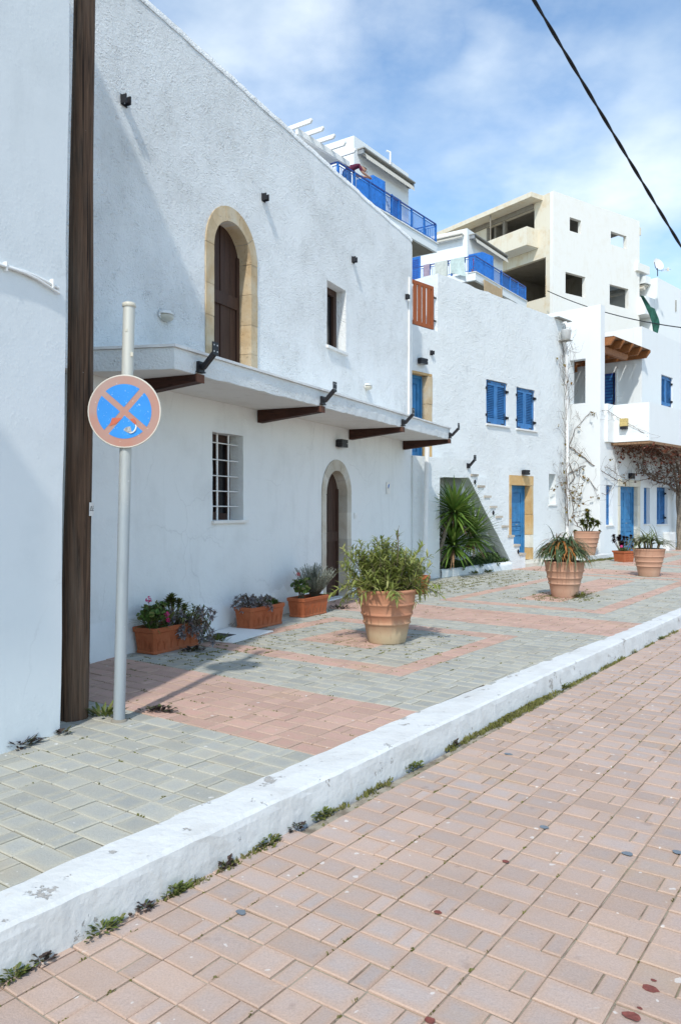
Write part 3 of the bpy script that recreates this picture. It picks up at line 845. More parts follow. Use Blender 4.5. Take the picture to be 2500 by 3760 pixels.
for s in (6.52, 9.30, 12.35, 15.00):
    mb = M().prism_s([(5.69,2.768),(4.715,2.872),(4.715,2.95),(4.90,2.952),(5.69,2.952)], s-.065, s+.065)
    part('beam', mb, MAT['beam_wood'], can)
    part('beam_end', M().box(s-.066, s+.066, 4.700, 4.714, 2.868, 2.952), MAT['beam_end'], can)
# white pipes on the wall
part('thin_pipe', M().tube([(15.27,5.68,6.42),(15.24,5.68,3.20)], .022, 8), MAT['white_pipe'], ah)

def bracket(label, fr, s, d, z, grp='black iron awning brackets', parent_none=True):
    """foot plate on the edge, arm slanting outward, upright plate with four bolt holes"""
    t = thing('iron_bracket', label, 'bracket', fr, (s, d, z), grp, local=True)
    mb = M(); mb.box(-.05,.05,-.03,.0,-.05,.05); mb.box(-.055,.055,-.04,.012,-.062,-.05); mb.box(-.022,.022,-.062,-.03,-.03,.022)
    part('foot', mb, MAT['iron'], t)
    part('arm', M().bar((0,-.05,-.01),(0,-.185,.125),.046,.046), MAT['iron'], t)
    part('plate', M().box(-.048,.048,-.202,-.188,.105,.235), MAT['iron'], t)
    mb = M()
    for x in (-.028,.028):
        for zz in (.14,.205): mb.lathe([(.0,0),(.010,0)], 8, (0,0,0)) if False else mb.box(x-.007,x+.007,-.2042,-.2022,zz-.007,zz+.007)
    part('bolt', mb, MAT['bolt'], t, kind='stuff')
    return t
for s, lab in ((6.52,'black iron bracket on the canopy corner above the first dark beam, nearest the signpost'),
               (9.30,'black iron bracket on the canopy edge above the second dark beam'),
               (12.35,'black iron bracket on the canopy edge right of the black lamp and arched door'),
               (15.00,'black iron bracket at the far end of the canopy, over the drainpipe')):
    bracket(lab, FW, s, 4.715, 3.03)

def anchor(label, fr, s, d, z):
    t = thing('iron_anchor', label, 'anchor', fr, (s, d, z), 'small black iron anchors on the walls', local=True)
    mb = M(); mb.box(-.05,.05,-.008,0,-.055,.055); part('back_plate', mb, MAT['iron'], t)
    part('ear', M().box(-.05,-.036,-.075,-.008,-.045,.045), MAT['iron'], t); part('ear', M().box(.02,.034,-.075,-.008,-.045,.045), MAT['iron'], t)
    mb = M(); mb.box(-.008,.010,-.0105,-.0085,.012,.030); mb.box(-.008,.010,-.0105,-.0085,-.03,-.012); part('bolt', mb, MAT['bolt'], t, kind='stuff')
for s, lab in ((6.51,'small black anchor high on the rough wall, nearest the brown pole'),(9.40,'small black anchor just up and right of the upper arched door'),
               (12.45,'small black anchor above the small deep upper window'),(15.12,'small black anchor beside the thin white pipe near the house corner')):
    anchor(lab, FW, s, 5.694, 5.97)

def oval_lamp(label, s, z):
    t = thing('wall_lamp', label, 'lamp', FW, (s,5.69,z), 'white oval wall lamps', local=True)
    mb = M().ball((0,-.012,0), (.125,.018,.055), 16, 8); part('base_plate', mb, MAT['lampwhite'], t)
    mb = M().ball((0,-.02,-.012), (.10,.085,.050), 16, 8); part('lamp_glass', mb, MAT['lampglass'], t)
    mb = M()
    for i in range(4):
        z0 = .018+.011*i; r = .118-.014*i
        mb.prism_z([(r*cos(pi+pi*k/12), .095/.118*r*sin(pi+pi*k/12)-.01) for k in range(13)], z0, z0+.008)
    part('hood', mb, MAT['lampwhite'], t)
oval_lamp('white oval wall lamp in the shaded corner between signpost and upper arched door', 7.19, 3.80)
oval_lamp('white oval wall lamp above the canopy, right of the small upper window', 13.05, 3.80)

def box_lamp(label, fr, s, d, z, w=.24, h=.13):
    t = thing('wall_lamp', label, 'lamp', fr, (s, d, z), 'black box wall lamps', local=True)
    part('back_plate', M().box(-w/2+.03,w/2-.03,-.02,.012,-h/2+.01,h/2-.01), MAT['iron'], t)
    mb = M(); mb.box(-w/2,w/2,-.12,-.02,.006,h/2); mb.box(-w/2,w/2,-.12,-.02,-h/2,-.004); mb.box(-w/2+.02,w/2-.02,-.105,-.02,-.0045,.0065)
    part('housing', mb, MAT['iron'], t)
    part('lamp_glass', M().box(-w/2+.02,w/2-.02,-.11,-.03,-h/2-.006,-h/2-.0005), MAT['grey_metal'], t)
box_lamp('black box lamp above the lower arched brown door', FW, 11.86, 5.69, 2.665)

# plaque and bell by the lower door
t = thing('wall_plaque', 'small white tile plaque with a blue and yellow mark between door and drainpipe', 'plaque', FW, (14.12,5.695,1.84), local=True)
part('tile', M().box(-.09,.09,-.012,.0,0,.23), MAT['marble'], t)
part('print', M().prism_d([(-.04,.12),(.0,.10),(.035,.155),(.05,.20),(.01,.185),(-.02,.17)], -.0145, -.0125), MAT['bright_blue'], t)
part('print', M().prism_d([(-.055,.10),(-.01,.105),(-.03,.14)], -.0145, -.0125), MAT['yellow_plastic'], t)
t = thing('door_bell', 'small white switch plate right of the lower arched door', 'switch', FW, (12.56,5.695,1.37), local=True)
part('plate', M().box(-.045,.045,-.012,0,0,.105), MAT['white_paint'], t); part('button', M().box(-.012,.03,-.018,-.0125,.025,.07), MAT['lampwhite'], t)

# ------------------------------------------------------------------ utility pole
P0 = Vector((-2.02,5.80,0))
t = thing('utility_pole', 'tall dark brown wooden utility pole leaning beside the white corner house', 'utility pole', FX, tuple(P0), local=True)
mb = M(); vs = []; n = 22; rings = 44; rp = random.Random(4)
offs = [rp.uniform(-.006,.006) for _ in range(n)]
fs = []
for i in range(rings+1):
    z = -.1 + 9.6*i/rings
    r = .112-.0058*z; cx = .020*z+.010*sin(z*.9); cy = 0
    for k in range(n):
        a = 2*pi*k/n; rr_ = r + offs[k] + .003*sin(z*2.3+k)
        vs.append((cx+rr_*cos(a), cy+rr_*sin(a), z))
for i in range(rings):
    for k in range(n): fs.append((i*n+k,i*n+(k+1)%n,(i+1)*n+(k+1)%n,(i+1)*n+k))
mb.add(vs, fs, 0, True); part('trunk', mb, MAT['pole_wood'], t)
# small enamel plate wrapped on the right side of the pole
pl_a = radians(6); zc_ = 1.58
mb = M(); vs = []; fs = []
for i in range(7):
    a = pl_a + radians(-32 + 64*i/6); r = .112-.0058*zc_+.0105
    for zz in (zc_-.055, zc_+.045): vs.append((.020*zz+.008+r*cos(a), r*sin(a), zz))
for i in range(6): fs.append((2*i,2*i+2,2*i+3,2*i+1))
mb.add(vs, fs, 0, True); pt = part('number_plate', mb, MAT['marble'], t)
def text_mesh(s, size, depth=.0004):
    cu = bpy.data.curves.new('text', 'FONT'); cu.body = s; cu.size = size; cu.align_x = 'CENTER'; cu.resolution_u = 2
    o = bpy.data.objects.new('text', cu); COL.objects.link(o)
    dg = bpy.context.evaluated_depsgraph_get(); me = bpy.data.meshes.new_from_object(o.evaluated_get(dg)); bpy.data.objects.remove(o)
    return me
tm = text_mesh("\u0394\u0395\u0397", .052); tm.materials.clear(); tm.materials.append(MAT['iron'])
for v in tm.vertices:
    a = pl_a + v.co.x/.1; r = .112-.0058*zc_+.0116; zz = zc_-.018+v.co.y
    v.co = Vector((.020*zz+.008+r*cos(a), r*sin(a), zz))
part('lettering', tm, [], pt)

# ------------------------------------------------------------------ no-stopping sign
t = thing('traffic_sign', 'round faded red and blue no-stopping sign on a grey steel post', 'road sign', FX, (-1.642,5.69,0), local=True)
LEAN = .0265
def px(z): return LEAN*z
m_post, nt_, b_ = newmat('painted_steel_post'); nb_ = NB(nt_)
po = nb_.obj(); sx_ = nb_.n('ShaderNodeSeparateXYZ'); nb_.L(po, sx_.inputs[0])
k_ = nb_.ramp(nb_.math('ADD', sx_.outputs['Z'], nb_.math('MULTIPLY', nb_.noise(po, 6, 4), .5)), [(.0, 0.0), (1.0, 1.0)])
zf = nb_.n('ShaderNodeMapRange'); nb_.L(nb_.math('ADD', sx_.outputs['Z'], nb_.math('MULTIPLY', nb_.noise(po, 5, 4), .5)), zf.inputs['Value']); zf.inputs['From Min'].default_value = 1.7; zf.inputs['From Max'].default_value = 2.5
sp_ = nb_.ramp(nb_.noise(po, 26, 4, .6), [(.68, 0.0), (.72, 1.0)])
cc_ = nb_.mix(zf.outputs[0], (.36,.40,.42), (.56,.55,.49))
cc_ = nb_.mix(nb_.math('MULTIPLY', nb_.ramp(nb_.noise(nb_.obj((9,9,1.5)), 2, 5, .6), [(.45,0.0),(.75,1.0)]), .5), cc_, (.26,.30,.33))
cc_ = nb_.mix(nb_.math('MULTIPLY', sp_, .7), cc_, (.70,.70,.68))
setin(nb_, b_, 'Base Color', cc_); setin(nb_, b_, 'Roughness', .5); setin(nb_, b_, 'Metallic', .25)
part('post', M().tube([(px(z),0,z) for z in (-.05,.5,1.2,2.0,2.6,3.07)], .043, 20), m_post, t)
part('post_cap', M().lathe([(0,.035),(.035,.033),(.048,.026),(.050,.0),(.044,-.004)], 20, (px(3.07),0,3.07)), MAT['lampglass'], t)
part('collar', M().tube([(px(z),0,z) for z in (-.01,.012,.02)], [.062,.058,.046], 18), MAT['concrete'], t)
mb = M(); mb.box(px(2.72)+.030,px(2.72)+.046,-.036,-.022,2.70,2.73); mb.box(px(2.9)-.012,px(2.9)+.004,-.046,-.040,2.88,2.90); part('bolt', mb, MAT['lampglass'], t, kind='stuff')
ZS, RS = 2.292, .262
face = thing_face = None
mfade, nt_, b_ = newmat('faded_red_film'); nb_ = NB(nt_); po = nb_.obj()
f_ = nb_.noise(po, 3.2, 4, .6)
c_ = nb_.ramp(f_, [(.30, (.42,.20,.145)), (.58, (.385,.245,.205)), (.8, (.40,.275,.24))])
c_ = nb_.mix(nb_.math('MULTIPLY', nb_.ramp(nb_.noise(po, 44, 3, .6), [(.70,0.0),(.73,1.0)]), .6), c_, (.66,.60,.55))
setin(nb_, b_, 'Base Color', c_); setin(nb_, b_, 'Roughness', .55)
mblue, nt_, b_ = newmat('speckled_blue_film'); nb_ = NB(nt_); po = nb_.obj()
c_ = nb_.ramp(nb_.noise(po, 4, 4, .6), [(.3, (.012,.205,.60)), (.7, (.022,.26,.68))])
c_ = nb_.mix(nb_.math('MULTIPLY', nb_.ramp(nb_.noise(po, 60, 3, .6), [(.66,0.0),(.70,1.0)]), .65), c_, (.45,.62,.78))
setin(nb_, b_, 'Base Color', c_); setin(nb_, b_, 'Roughness', .5)
yd = -.060
def disc(mb, r, y, n=48, cz=ZS):
    vs = [(px(cz)+0, y, cz)] + [(px(cz)+r*cos(2*pi*k/n), y, cz+r*sin(2*pi*k/n)) for k in range(n)]
    mb.add(vs, [(0, 1+(k+1)%n, 1+k) for k in range(n)])
mb = M(); n = 48
vs = [(px(ZS)+RS*cos(2*pi*k/n), y, ZS+RS*sin(2*pi*k/n)) for y in (yd, yd+.012) for k in range(n)]
mb.add(vs, [tuple(reversed(range(n))), tuple(range(n,2*n))]+[(k,(k+1)%n,n+(k+1)%n,n+k) for k in range(n)])
sd = part('sign_disc', mb, mfade, t)
part('sign_rim', M().tube([(px(ZS)+(RS+.001)*cos(2*pi*k/n), yd+.006, ZS+(RS+.001)*sin(2*pi*k/n)) for k in range(n+1)], .007, 6), MAT['canvas'], t)
for q in range(4):
    a0 = radians(4) + q*pi/2          # sector centres; cross arms at about 45 degrees
    r1 = .200; off = .0215
    ctr = Vector((cos(a0), sin(a0)))*off*1.41
    pts = [ctr]; dl = math.asin(off/r1)
    for i in range(15):
        a = a0 - pi/4 + dl + (pi/2-2*dl)*i/14; pts.append(Vector((cos(a), sin(a)))*r1)
    mb = M(); mb.add([(px(ZS)+p.x, yd-.0016, ZS+p.y) for p in pts], [(0,i+1,i) for i in range(1,15)])
    part('blue_sector', mb, mblue, sd)
# torn patch of bare metal and the curl of sticker beside it; remains of fresher red
tp = [(-.006,-.135),(.012,-.118),(.030,-.112),(.046,-.112),(.049,-.124),(.052,-.142),(.060,-.152),(.045,-.160),(.028,-.158),(.008,-.146)]
mb = M(); mb.add([(px(ZS)+x, yd-.0032, ZS+z) for x,z in tp], [tuple(range(len(tp)))])
part('torn_patch', mb, plain('bare_sign_metal', (.33,.33,.33), .6, var=.5, scale=55), sd)
mb = M().tube([(px(ZS)+x, yd-.006, ZS+z) for x,z in [(.084,-.098),(.089,-.112),(.086,-.128),(.078,-.142),(.066,-.153),(.05,-.160),(.036,-.157)]], [.003,.006,.007,.007,.005,.004,.002], 6)
part('sticker_curl', mb, MAT['marble'], sd)
mred = plain('fresher_red_film', (.52,.13,.075), .5)
mb = M()
mb.add([(px(ZS)+x, yd-.0026, ZS+z) for x,z in [(-.088,-.048),(-.052,-.048),(-.010,-.046),(-.030,-.065),(-.062,-.092),(-.108,-.108)]], [tuple(range(6))])
mb.add([(px(ZS)+x, yd-.0026, ZS+z) for x,z in [(.042,-.056),(.072,-.052),(.088,-.075),(.088,-.098),(.078,-.094),(.060,-.076)]], [tuple(range(6))])
part('red_remnant', mb, mred, sd)
mb = M()
for z in (ZS+.10, ZS-.10): mb.box(px(z)-.06,px(z)+.06,yd+.012,yd+.024,z-.015,z+.015)
part('clamp', mb, MAT['grey_metal'], t)
# ------------------------------------------------------------------ the stair house (blue shutters)
sh = thing('stair_house', 'white stucco house with two closed blue shutters and an outside stair', 'house', FH, (18,10.75,0))
R = lambda a, b, c, d: [(a,c),(b,c),(b,d),(a,d)]
rs = random.Random(21)
hole = lambda p, step=.2, amp=.008: list(reversed(jitter(p, step, amp, rs)))
outer = [(12.4,-.1),(21.75,-.1)] + [(21.75+rs.uniform(-.012,.012), .2*i) for i in range(0, 36)] + \
        [(21.75-.2*i, 7.16+rs.uniform(-.015,.02)) for i in range(0, 33)] + [(15.13,7.16),(15.12,5.77),(12.4,5.77)]
holes = [hole(R(13.85,14.89,2.70,4.72)), hole(R(17.28,18.34,3.74,4.90)), hole(R(18.82,19.86,3.73,4.88)),
         hole(R(18.44,19.76,.07,2.44),.3,.003), hole(R(20.70,21.13,1.64,2.54))]
part('wall', M().slab(outer, holes, 10.75, 11.15), MAT['stucco2'], sh)
mb = M(); mb.box(15.13,21.74,11.16,16,-.1,7.0); mb.box(12.4,15.13,11.16,15,-.1,5.6); part('house_body', mb, MAT['stucco2'], sh)
part('parapet_return', M().box(15.13,15.40,11.15,15.5,5.8,7.15), MAT['clean'], sh)
part('niche_back', M().box(20.66,21.17,11.02,11.06,1.60,2.58), MAT['stucco2'], sh)
part('niche_sill', M().box(20.66,21.16,10.72,11.02,1.60,1.638), MAT['marble'], sh)

def shutter(parent, s0, s1, z0, z1, d, label=None, mat='blue', hinges=True):
    w = part('shutter', M().box(s0,s1,d+.03,d+.05,z0,z1), MAT['navy'], parent, label=label)
    mid = (s0+s1)/2
    for a, b in ((s0+.004, mid-.002), (mid+.002, s1-.004)):
        mb = M(); f = .075
        mb.box(a,b,d-.012,d+.028,z0+.004,z0+.15); mb.box(a,b,d-.012,d+.028,z1-.12,z1-.004)
        mb.box(a,a+f,d-.012,d+.028,z0+.15,z1-.12); mb.box(b-f,b,d-.012,d+.028,z0+.15,z1-.12)
        part('leaf_frame', mb, MAT[mat], w)
        mb = M(); n = 19; hgt = (z1-z0-.27)/n
        for i in range(n):
            zc = z0+.15+hgt*(i+.5)
            mb.add([(a+f,d-.004,zc-hgt*.46),(b-f,d-.004,zc-hgt*.46),(b-f,d+.022,zc+hgt*.30),(a+f,d+.022,zc+hgt*.30),
                    (a+f,d+.004,zc-hgt*.46-.004),(b-f,d+.004,zc-hgt*.46-.004)], [(0,1,2,3),(0,4,5,1)])
        part('louvre', mb, MAT[mat], w, kind='stuff')
    if hinges:
        for zz in (z0+.22, z1-.22):
            for s, sg in ((s0+.02,-1),(s1-.02,1)):
                mb = M(); mb.box(s-.03,s+.03,d-.028,d-.0125,zz-.045,zz+.045)
                mb.box(min(s,s+sg*.07),max(s,s+sg*.07),d-.07,d-.0285,zz-.03,zz+.03)
                part('hinge', mb, MAT['iron'], w)
        for zz, up in ((z0+.04,1),(z1-.04,-1)):
            for s, sg in ((s0+.09,1),(s1-.09,-1)):
                mb = M(); mb.box(min(s,s+sg*.17),max(s,s+sg*.17),d-.0165,d-.0125,zz-.014,zz+.014)
                mb.box(s-.014,s+.014,d-.0164,d-.0126,min(zz+.015*up,zz+up*.30),max(zz+.015*up,zz+up*.30))
                part('strap', mb, MAT['iron'], w)
    return w
for a, b, z0, z1, lab in ((17.29,18.33,3.75,4.89,'left closed blue shutter'),(18.83,19.85,3.74,4.87,'right closed blue shutter')):
    shutter(sh, a, b, z0, z1, 10.80, lab)
    part('sill', M().box(a-.03,b+.11,10.70,10.80,z0-.045,z0-.003), MAT['marble'], sh)

def panel_door(parent, s0, s1, z0, z1, d, mat='blue_door', leaves=1, label=None, frame=.07):
    w = part('door', M().box(s0,s1,d+.02,d+.06,z0,z1), MAT[mat], parent, label=label)
    fr_ = M(); fr_.box(s0,s0+frame,d-.025,d+.019,z0,z1); fr_.box(s1-frame,s1,d-.025,d+.019,z0,z1); fr_.box(s0+frame,s1-frame,d-.025,d+.019,z1-frame,z1)
    part('frame', fr_, MAT[mat], w)
    a0, b0 = s0+frame+.004, s1-frame-.004; lw = (b0-a0)/leaves
    for i in range(leaves):
        a, b = a0+i*lw+.003, a0+(i+1)*lw-.003; st = .10
        lf = M()
        lf.box(a,a+st,d-.004,d+.018,z0+.01,z1-frame-.005); lf.box(b-st,b,d-.004,d+.018,z0+.01,z1-frame-.005)
        H_ = z1-frame-z0
        rails = [(z0+.01,z0+.16),(z0+H_*.34,z0+H_*.34+.12),(z0+H_*.47,z0+H_*.47+.09),(z1-frame-.13,z1-frame-.005)]
        for (p, q) in rails: lf.box(a+st,b-st,d-.0035,d+.018,p,q)
        part('leaf', lf, MAT[mat], w)
        for (p, q) in ((rails[0][1]+.03,rails[1][0]-.03),(rails[1][1]+.02,rails[2][0]-.02),(rails[2][1]+.03,rails[3][0]-.03)):
            if q-p > .04: part('panel', M().box(a+st+.03,b-st-.03,d+.004,d+.018,p,q), MAT[mat], w)
    part('handle', M().box((s0+s1)/2-.02,(s0+s1)/2+.08,d-.05,d-.03,z0+.98,z0+1.0), MAT['grey_metal'], w)
    return w
panel_door(sh, 18.56, 19.58, .09, 2.17, 10.94, label='lower blue panelled door')
def stone(parent, poly, d0, d1, mat, amp=.006):
    j = rs.uniform(-.005,.005)
    return part('stone', M().prism_d(jitter(poly, .12, amp, rs), d0+j, d1), MAT[mat], parent)
su = part('door_surround', M().box(18.46,19.74,11.07,11.09,.0,2.40), MAT['yellow_stone'], sh)
G = .004
stone(su, R(18.45,19.755,2.172,2.435), 10.735, 11.06, 'yellow_stone')
for a, b in ((.08,.62),(.62,1.25),(1.25,2.17)):
    stone(su, R(18.45,18.56,a+G,b-G), 10.738, 11.06, 'yellow_stone')
for a, b, mt in ((.08,.42,'yellow_stone'),(.42,.78,'cream_stone'),(.78,1.35,'yellow_stone'),(1.35,2.17,'yellow_stone')):
    stone(su, R(19.58,19.755,a+G,b-G), 10.738, 11.06, mt)
panel_door(sh, 13.85, 14.70, 2.71, 4.66, 10.92, label='upper blue panelled door half hidden by the canopy')
su2 = part('door_surround', M().box(13.87,14.87,11.07,11.09,2.71,4.70), MAT['yellow_stone'], sh)
for a, b in ((2.71,3.3),(3.3,4.0),(4.0,4.655)): stone(su2, R(14.70,14.885,a+G,b-G), 10.738, 11.06, 'ochre_stone' if a > 3.2 else 'yellow_stone')
stone(su2, R(13.86,14.885,4.66,4.715), 10.74, 11.06, 'yellow_stone', .003)
part('doorstep', M().box(17.92,20.2,9.98,10.735,-.05,.085), MAT['cream_stone'], sh)
# red brown slatted gate on the roof terrace
gt = thing('terrace_gate', 'red brown slatted wooden gate on the edge of the roof terrace', 'gate', FH, (14.55,10.78,5.79))
part('top_rail', M().box(13.35,14.985,10.77,10.82,6.735,6.815), MAT['red_wood'], gt)
part('bottom_rail', M().box(13.35,14.985,10.77,10.82,5.80,5.885), MAT['red_wood'], gt)
part('stile', M().box(14.905,14.985,10.768,10.822,5.886,6.734), MAT['red_wood'], gt)
for i in range(8):
    s = 13.50+.178*i
    part('slat', M().box(s,s+.112,10.772,10.800,5.886,6.734), MAT['red_wood'], gt)
mb = M(); mb.box(14.986,15.12,10.79,10.81,6.0,6.04); mb.box(14.986,15.12,10.79,10.81,6.55,6.59); part('hinge', mb, MAT['iron'], gt)

# outside stair with its planted opening
outline = [(13.10,-.1),(13.10,2.67),(15.34,2.67),(15.34,2.31)]
nos = [(15.34,2.35),(15.63,2.09),(15.91,1.85),(16.18,1.60),(16.45,1.355),(16.73,1.11),(17.02,.86),(17.31,.62),(17.595,.38)]
pts = [(13.10,-.1),(13.10,2.675),(15.33,2.675)]
for i, (s, z) in enumerate(nos):
    pts.append((s-.01, z-.055)); pts.append((nos[i+1][0]-.01 if i+1 < len(nos) else 17.89, z-.055))
pts.append((17.89,-.1))
pts = list(reversed(pts))
tri_hole = hole([(14.08,.17),(15.0,.15),(16.0,.19),(17.16,.20),(16.90,.47),(15.24,2.26),(14.08,2.23)],.2,.010)
st = thing('outside_stair', 'white outside stair rising left to a landing, with a planted opening below it', 'stairs', FH, (15.5,9.95,0))
part('stair_wall', M().slab(pts, [tri_hole], 9.95, 10.20), MAT['stucco2'], st)
mb = M()
for i, (s, z) in enumerate(nos):
    e = nos[i+1][0] if i+1 < len(nos) else 17.88
    mb.box(s, e, 10.21, 10.74, max(-.1, z-.50), z-.06)
mb.box(13.12,15.33,10.21,10.745,2.35,2.66); part('flight', mb, MAT['stucco2'], st)
part('back_wall', M().box(14.0,17.3,10.70,10.742,-.1,2.34), MAT['stucco2'], st)
for i, (s, z) in enumerate(nos):
    part('tread', M().box(s-.02, s+.29, 9.925, 10.74, z-.052, z), MAT['tread_stone'], st)
mb = M(); rim = random.Random(3)
vs = []; fs = []
for i in range(24):
    s = 14.08+(17.1-14.08)*i/23; z = .165+.02*rim.random()
    vs += [(s,9.90,-.05),(s,9.885+rim.uniform(-.006,.006),z*.6),(s,9.90+rim.uniform(-.006,.006),z),(s,9.96,z+.01)]
for i in range(23):
    for a in range(3): fs.append((4*i+a,4*i+4+a,4*i+5+a,4*i+1+a))
mb.add(vs, fs, 0, True); part('planter_edge', mb, MAT['stucco2'], st)
part('soil', M().box(14.0,17.25,10.205,10.69,-.1,.13), MAT['earth'], st)
for s, z in ((15.48,2.16),(16.30,1.43),(17.50,.43)):
    part('diamond_bolt', M().prism_d([(s-.03,z),(s,z-.055),(s+.03,z),(s,z+.055)], 9.915, 9.952), MAT['iron'], st)
bracket('black iron bracket at the top of the outside stair, above the yucca', FH, 15.20, 9.95, 2.54)
anchor('small black anchor above the half hidden blue door, on the stair house', FH, 14.85, 10.745, 5.22)
box_lamp('black box lamp over the half hidden upper blue door', FH, 14.43, 10.745, 4.955, .26, .13)
box_lamp('black box lamp over the yellow stone door of the stair house', FH, 19.20, 10.73, 2.53, .26, .13)
# big drain pipe at the corner of the arched house
dp = thing('drainpipe', 'fat white drainpipe standing in front of the stair landing', 'pipe', FH, (13.36,9.80,0))
part('pipe', M().tube([(13.30,9.80,-.02),(13.345,9.80,1.2),(13.40,9.80,2.86)], .052, 14), MAT['white_pipe'], dp)
mb = M(); mb.tube([(13.37,9.80,1.9),(13.372,9.80,1.96)], .060, 14); part('joint', mb, MAT['white_pipe'], dp)
# rain pipe and hopper at the far end
rp_ = thing('rain_pipe', 'thin white rain pipe with a bucket hopper at the far end of the stair house', 'pipe', FH, (21.65,10.66,0))
part('pipe', M().tube([(21.70,10.66,0),(21.68,10.66,3.2),(21.60,10.66,6.2),(21.46,10.66,6.52)], .052, 10), MAT['white_pipe'], rp_)
part('hopper', M().lathe([(.0,-.02),(.12,0),(.15,.26),(.16,.27),(.13,.262),(.10,.03)], 14, (21.40,10.56,6.56)), MAT['white_pipe'], rp_)
part('spout', M().tube([(21.40,10.75,7.06),(21.40,10.58,7.05),(21.42,10.54,6.9)], .045, 8), MAT['white_pipe'], rp_)
part('hopper_shelf', M().box(21.26,21.56,10.44,10.74,6.515,6.538), MAT['lip'], rp_)
mb = M(); mb.box(21.0,21.85,10.60,10.78,7.16,7.185); part('drip_edge', mb, MAT['lip'], rp_)

# ------------------------------------------------------------------ house with the vine and balcony
vh = thing('balcony_house', 'white house with blue double doors, a solid white balcony and an orange pergola', 'house', FH, (26,10.1,0))
holes = [hole(R(23.17,23.66,1.0,2.25),.5,.002), hole(R(24.06,25.87,.0,2.46),.5,.002), hole(R(26.21,26.75,.98,2.22),.5,.002),
         hole(R(27.38,28.42,.95,2.26),.5,.002), hole(R(29.42,30.6,.0,2.24),.5,.002)]
part('ground_wall', M().slab([(23.04,-.1),(38,-.1),(38,3.74),(23.04,3.74)], holes, 10.1, 10.5), MAT['smooth'], vh)
part('pier', M().prism_s(list(reversed([(10.095,-.1),(13.5,-.1),(13.5,7.77),(10.095,7.77)])), 22.73, 22.74), MAT['clean'], vh) if False else None
# pier wall with its window slot, built in the (d,z) plane
pm = M()
pm.box(22.73,23.036,10.097,10.58,-.1,7.77); pm.box(22.73,23.036,11.10,13.6,-.1,7.77); pm.box(22.73,23.036,10.58,11.10,-.1,4.80); pm.box(22.73,23.036,10.58,11.10,6.18,7.77)
part('pier_wall', pm, MAT['clean'], vh)
part('house_body', M().box(23.04,38,10.52,16,-.1,3.6), MAT['clean'], vh)
outer = [(26.0,3.76),(38,3.76),(38,7.66),(26.0,7.66)]
part('upper_wall', M().slab(outer, [hole(R(27.77,28.92,5.17,6.27),.5,.002)], 10.1, 10.4), MAT['clean'], vh)
ub = M(); ub.box(26.002,26.3,10.405,14.4,3.76,7.655); ub.box(26.3,38,10.42,14.4,3.76,7.60); part('upper_body', ub, MAT['clean'], vh)
part('terrace_back', M().box(23.04,26.0,14.1,14.4,3.76,7.3), MAT['clean'], vh)
part('terrace_floor', M().box(23.04,26.0,10.1,14.1,3.61,3.75), MAT['clean'], vh)
bal = part('balcony', M().box(23.5,38,8.90,10.1,3.585,3.72), MAT['clean'], vh)
mb = M(); mb.box(23.5,23.65,9.05,10.098,3.72,4.755); mb.box(23.5,38,8.90,9.05,3.72,4.755); mb.box(23.04,23.5,10.0,10.12,3.585,4.76); part('parapet', mb, MAT['clean'], bal)
part('reed_soffit', M().box(23.52,38,8.88,10.09,3.50,3.58), MAT['reed'], bal)
shutter(vh, 23.17, 23.66, 1.0, 2.25, 10.235, 'narrow blue shutter left of the double door', hinges=False)
shutter(vh, 26.21, 26.75, .98, 2.22, 10.235, 'narrow blue shutter right of the double door', hinges=False)
shutter(vh, 27.38, 28.42, .95, 2.26, 10.215, 'wide blue shutter beside the vine trunk')
shutter(vh, 27.78, 28.91, 5.18, 6.26, 10.175, 'upper blue shutter above the balcony')
for a, b, z in ((23.14,23.74,1.0),(26.18,26.80,.98),(27.35,28.46,.95)): part('sill', M().box(a,b,10.06,10.3,z-.04,z-.003), MAT['marble'], vh)
panel_door(vh, 24.24, 25.62, .04, 2.23, 10.235, leaves=2, label='blue double door in a cream stone frame')
panel_door(vh, 29.42, 30.6, .04, 2.24, 10.235, leaves=2, label='blue door at the right edge')
su3 = part('door_surround', M().box(24.08,25.85,10.43,10.45,.0,2.44), MAT['cream_stone'], vh)
stone(su3, R(24.065,25.865,2.235,2.455), 10.085, 10.42, 'cream_stone', .003)
for a, b in ((.0,.8),(.8,1.6),(1.6,2.23)):
    stone(su3, R(24.065,24.235,a+G,b-G), 10.088, 10.42, 'cream_stone', .003); stone(su3, R(25.625,25.865,a+G,b-G), 10.088, 10.42, 'cream_stone', .003)
part('threshold', M().box(24.0,25.95,9.95,10.36,-.05,.038), MAT['cream_stone'], vh)
part('step', M().box(28.9,30.8,9.75,10.09,-.05,.09), MAT['tread_stone'], vh)
part('plinth_ledge', M().box(21.0,22.72,9.72,11.2,-.05,.14), MAT['stucco2'], vh)
box_lamp('black box lamp over the blue double door', FH, 24.98, 10.085, 2.58, .26, .18)
box_lamp('black box lamp at the right edge of the photo, beside the last blue door', FH, 29.62, 10.095, 2.52, .22, .18)
mt = thing('meter_box', 'white meter box standing at the foot of the wall by the vine trunk', 'meter box', FH, (28.3,9.98,0))
part('case', M().box(27.98,28.66,9.90,10.09,.0,.66), MAT['white_paint'], mt); part('lid', M().box(28.02,28.62,9.885,9.899,.05,.61), MAT['white_paint'], mt)
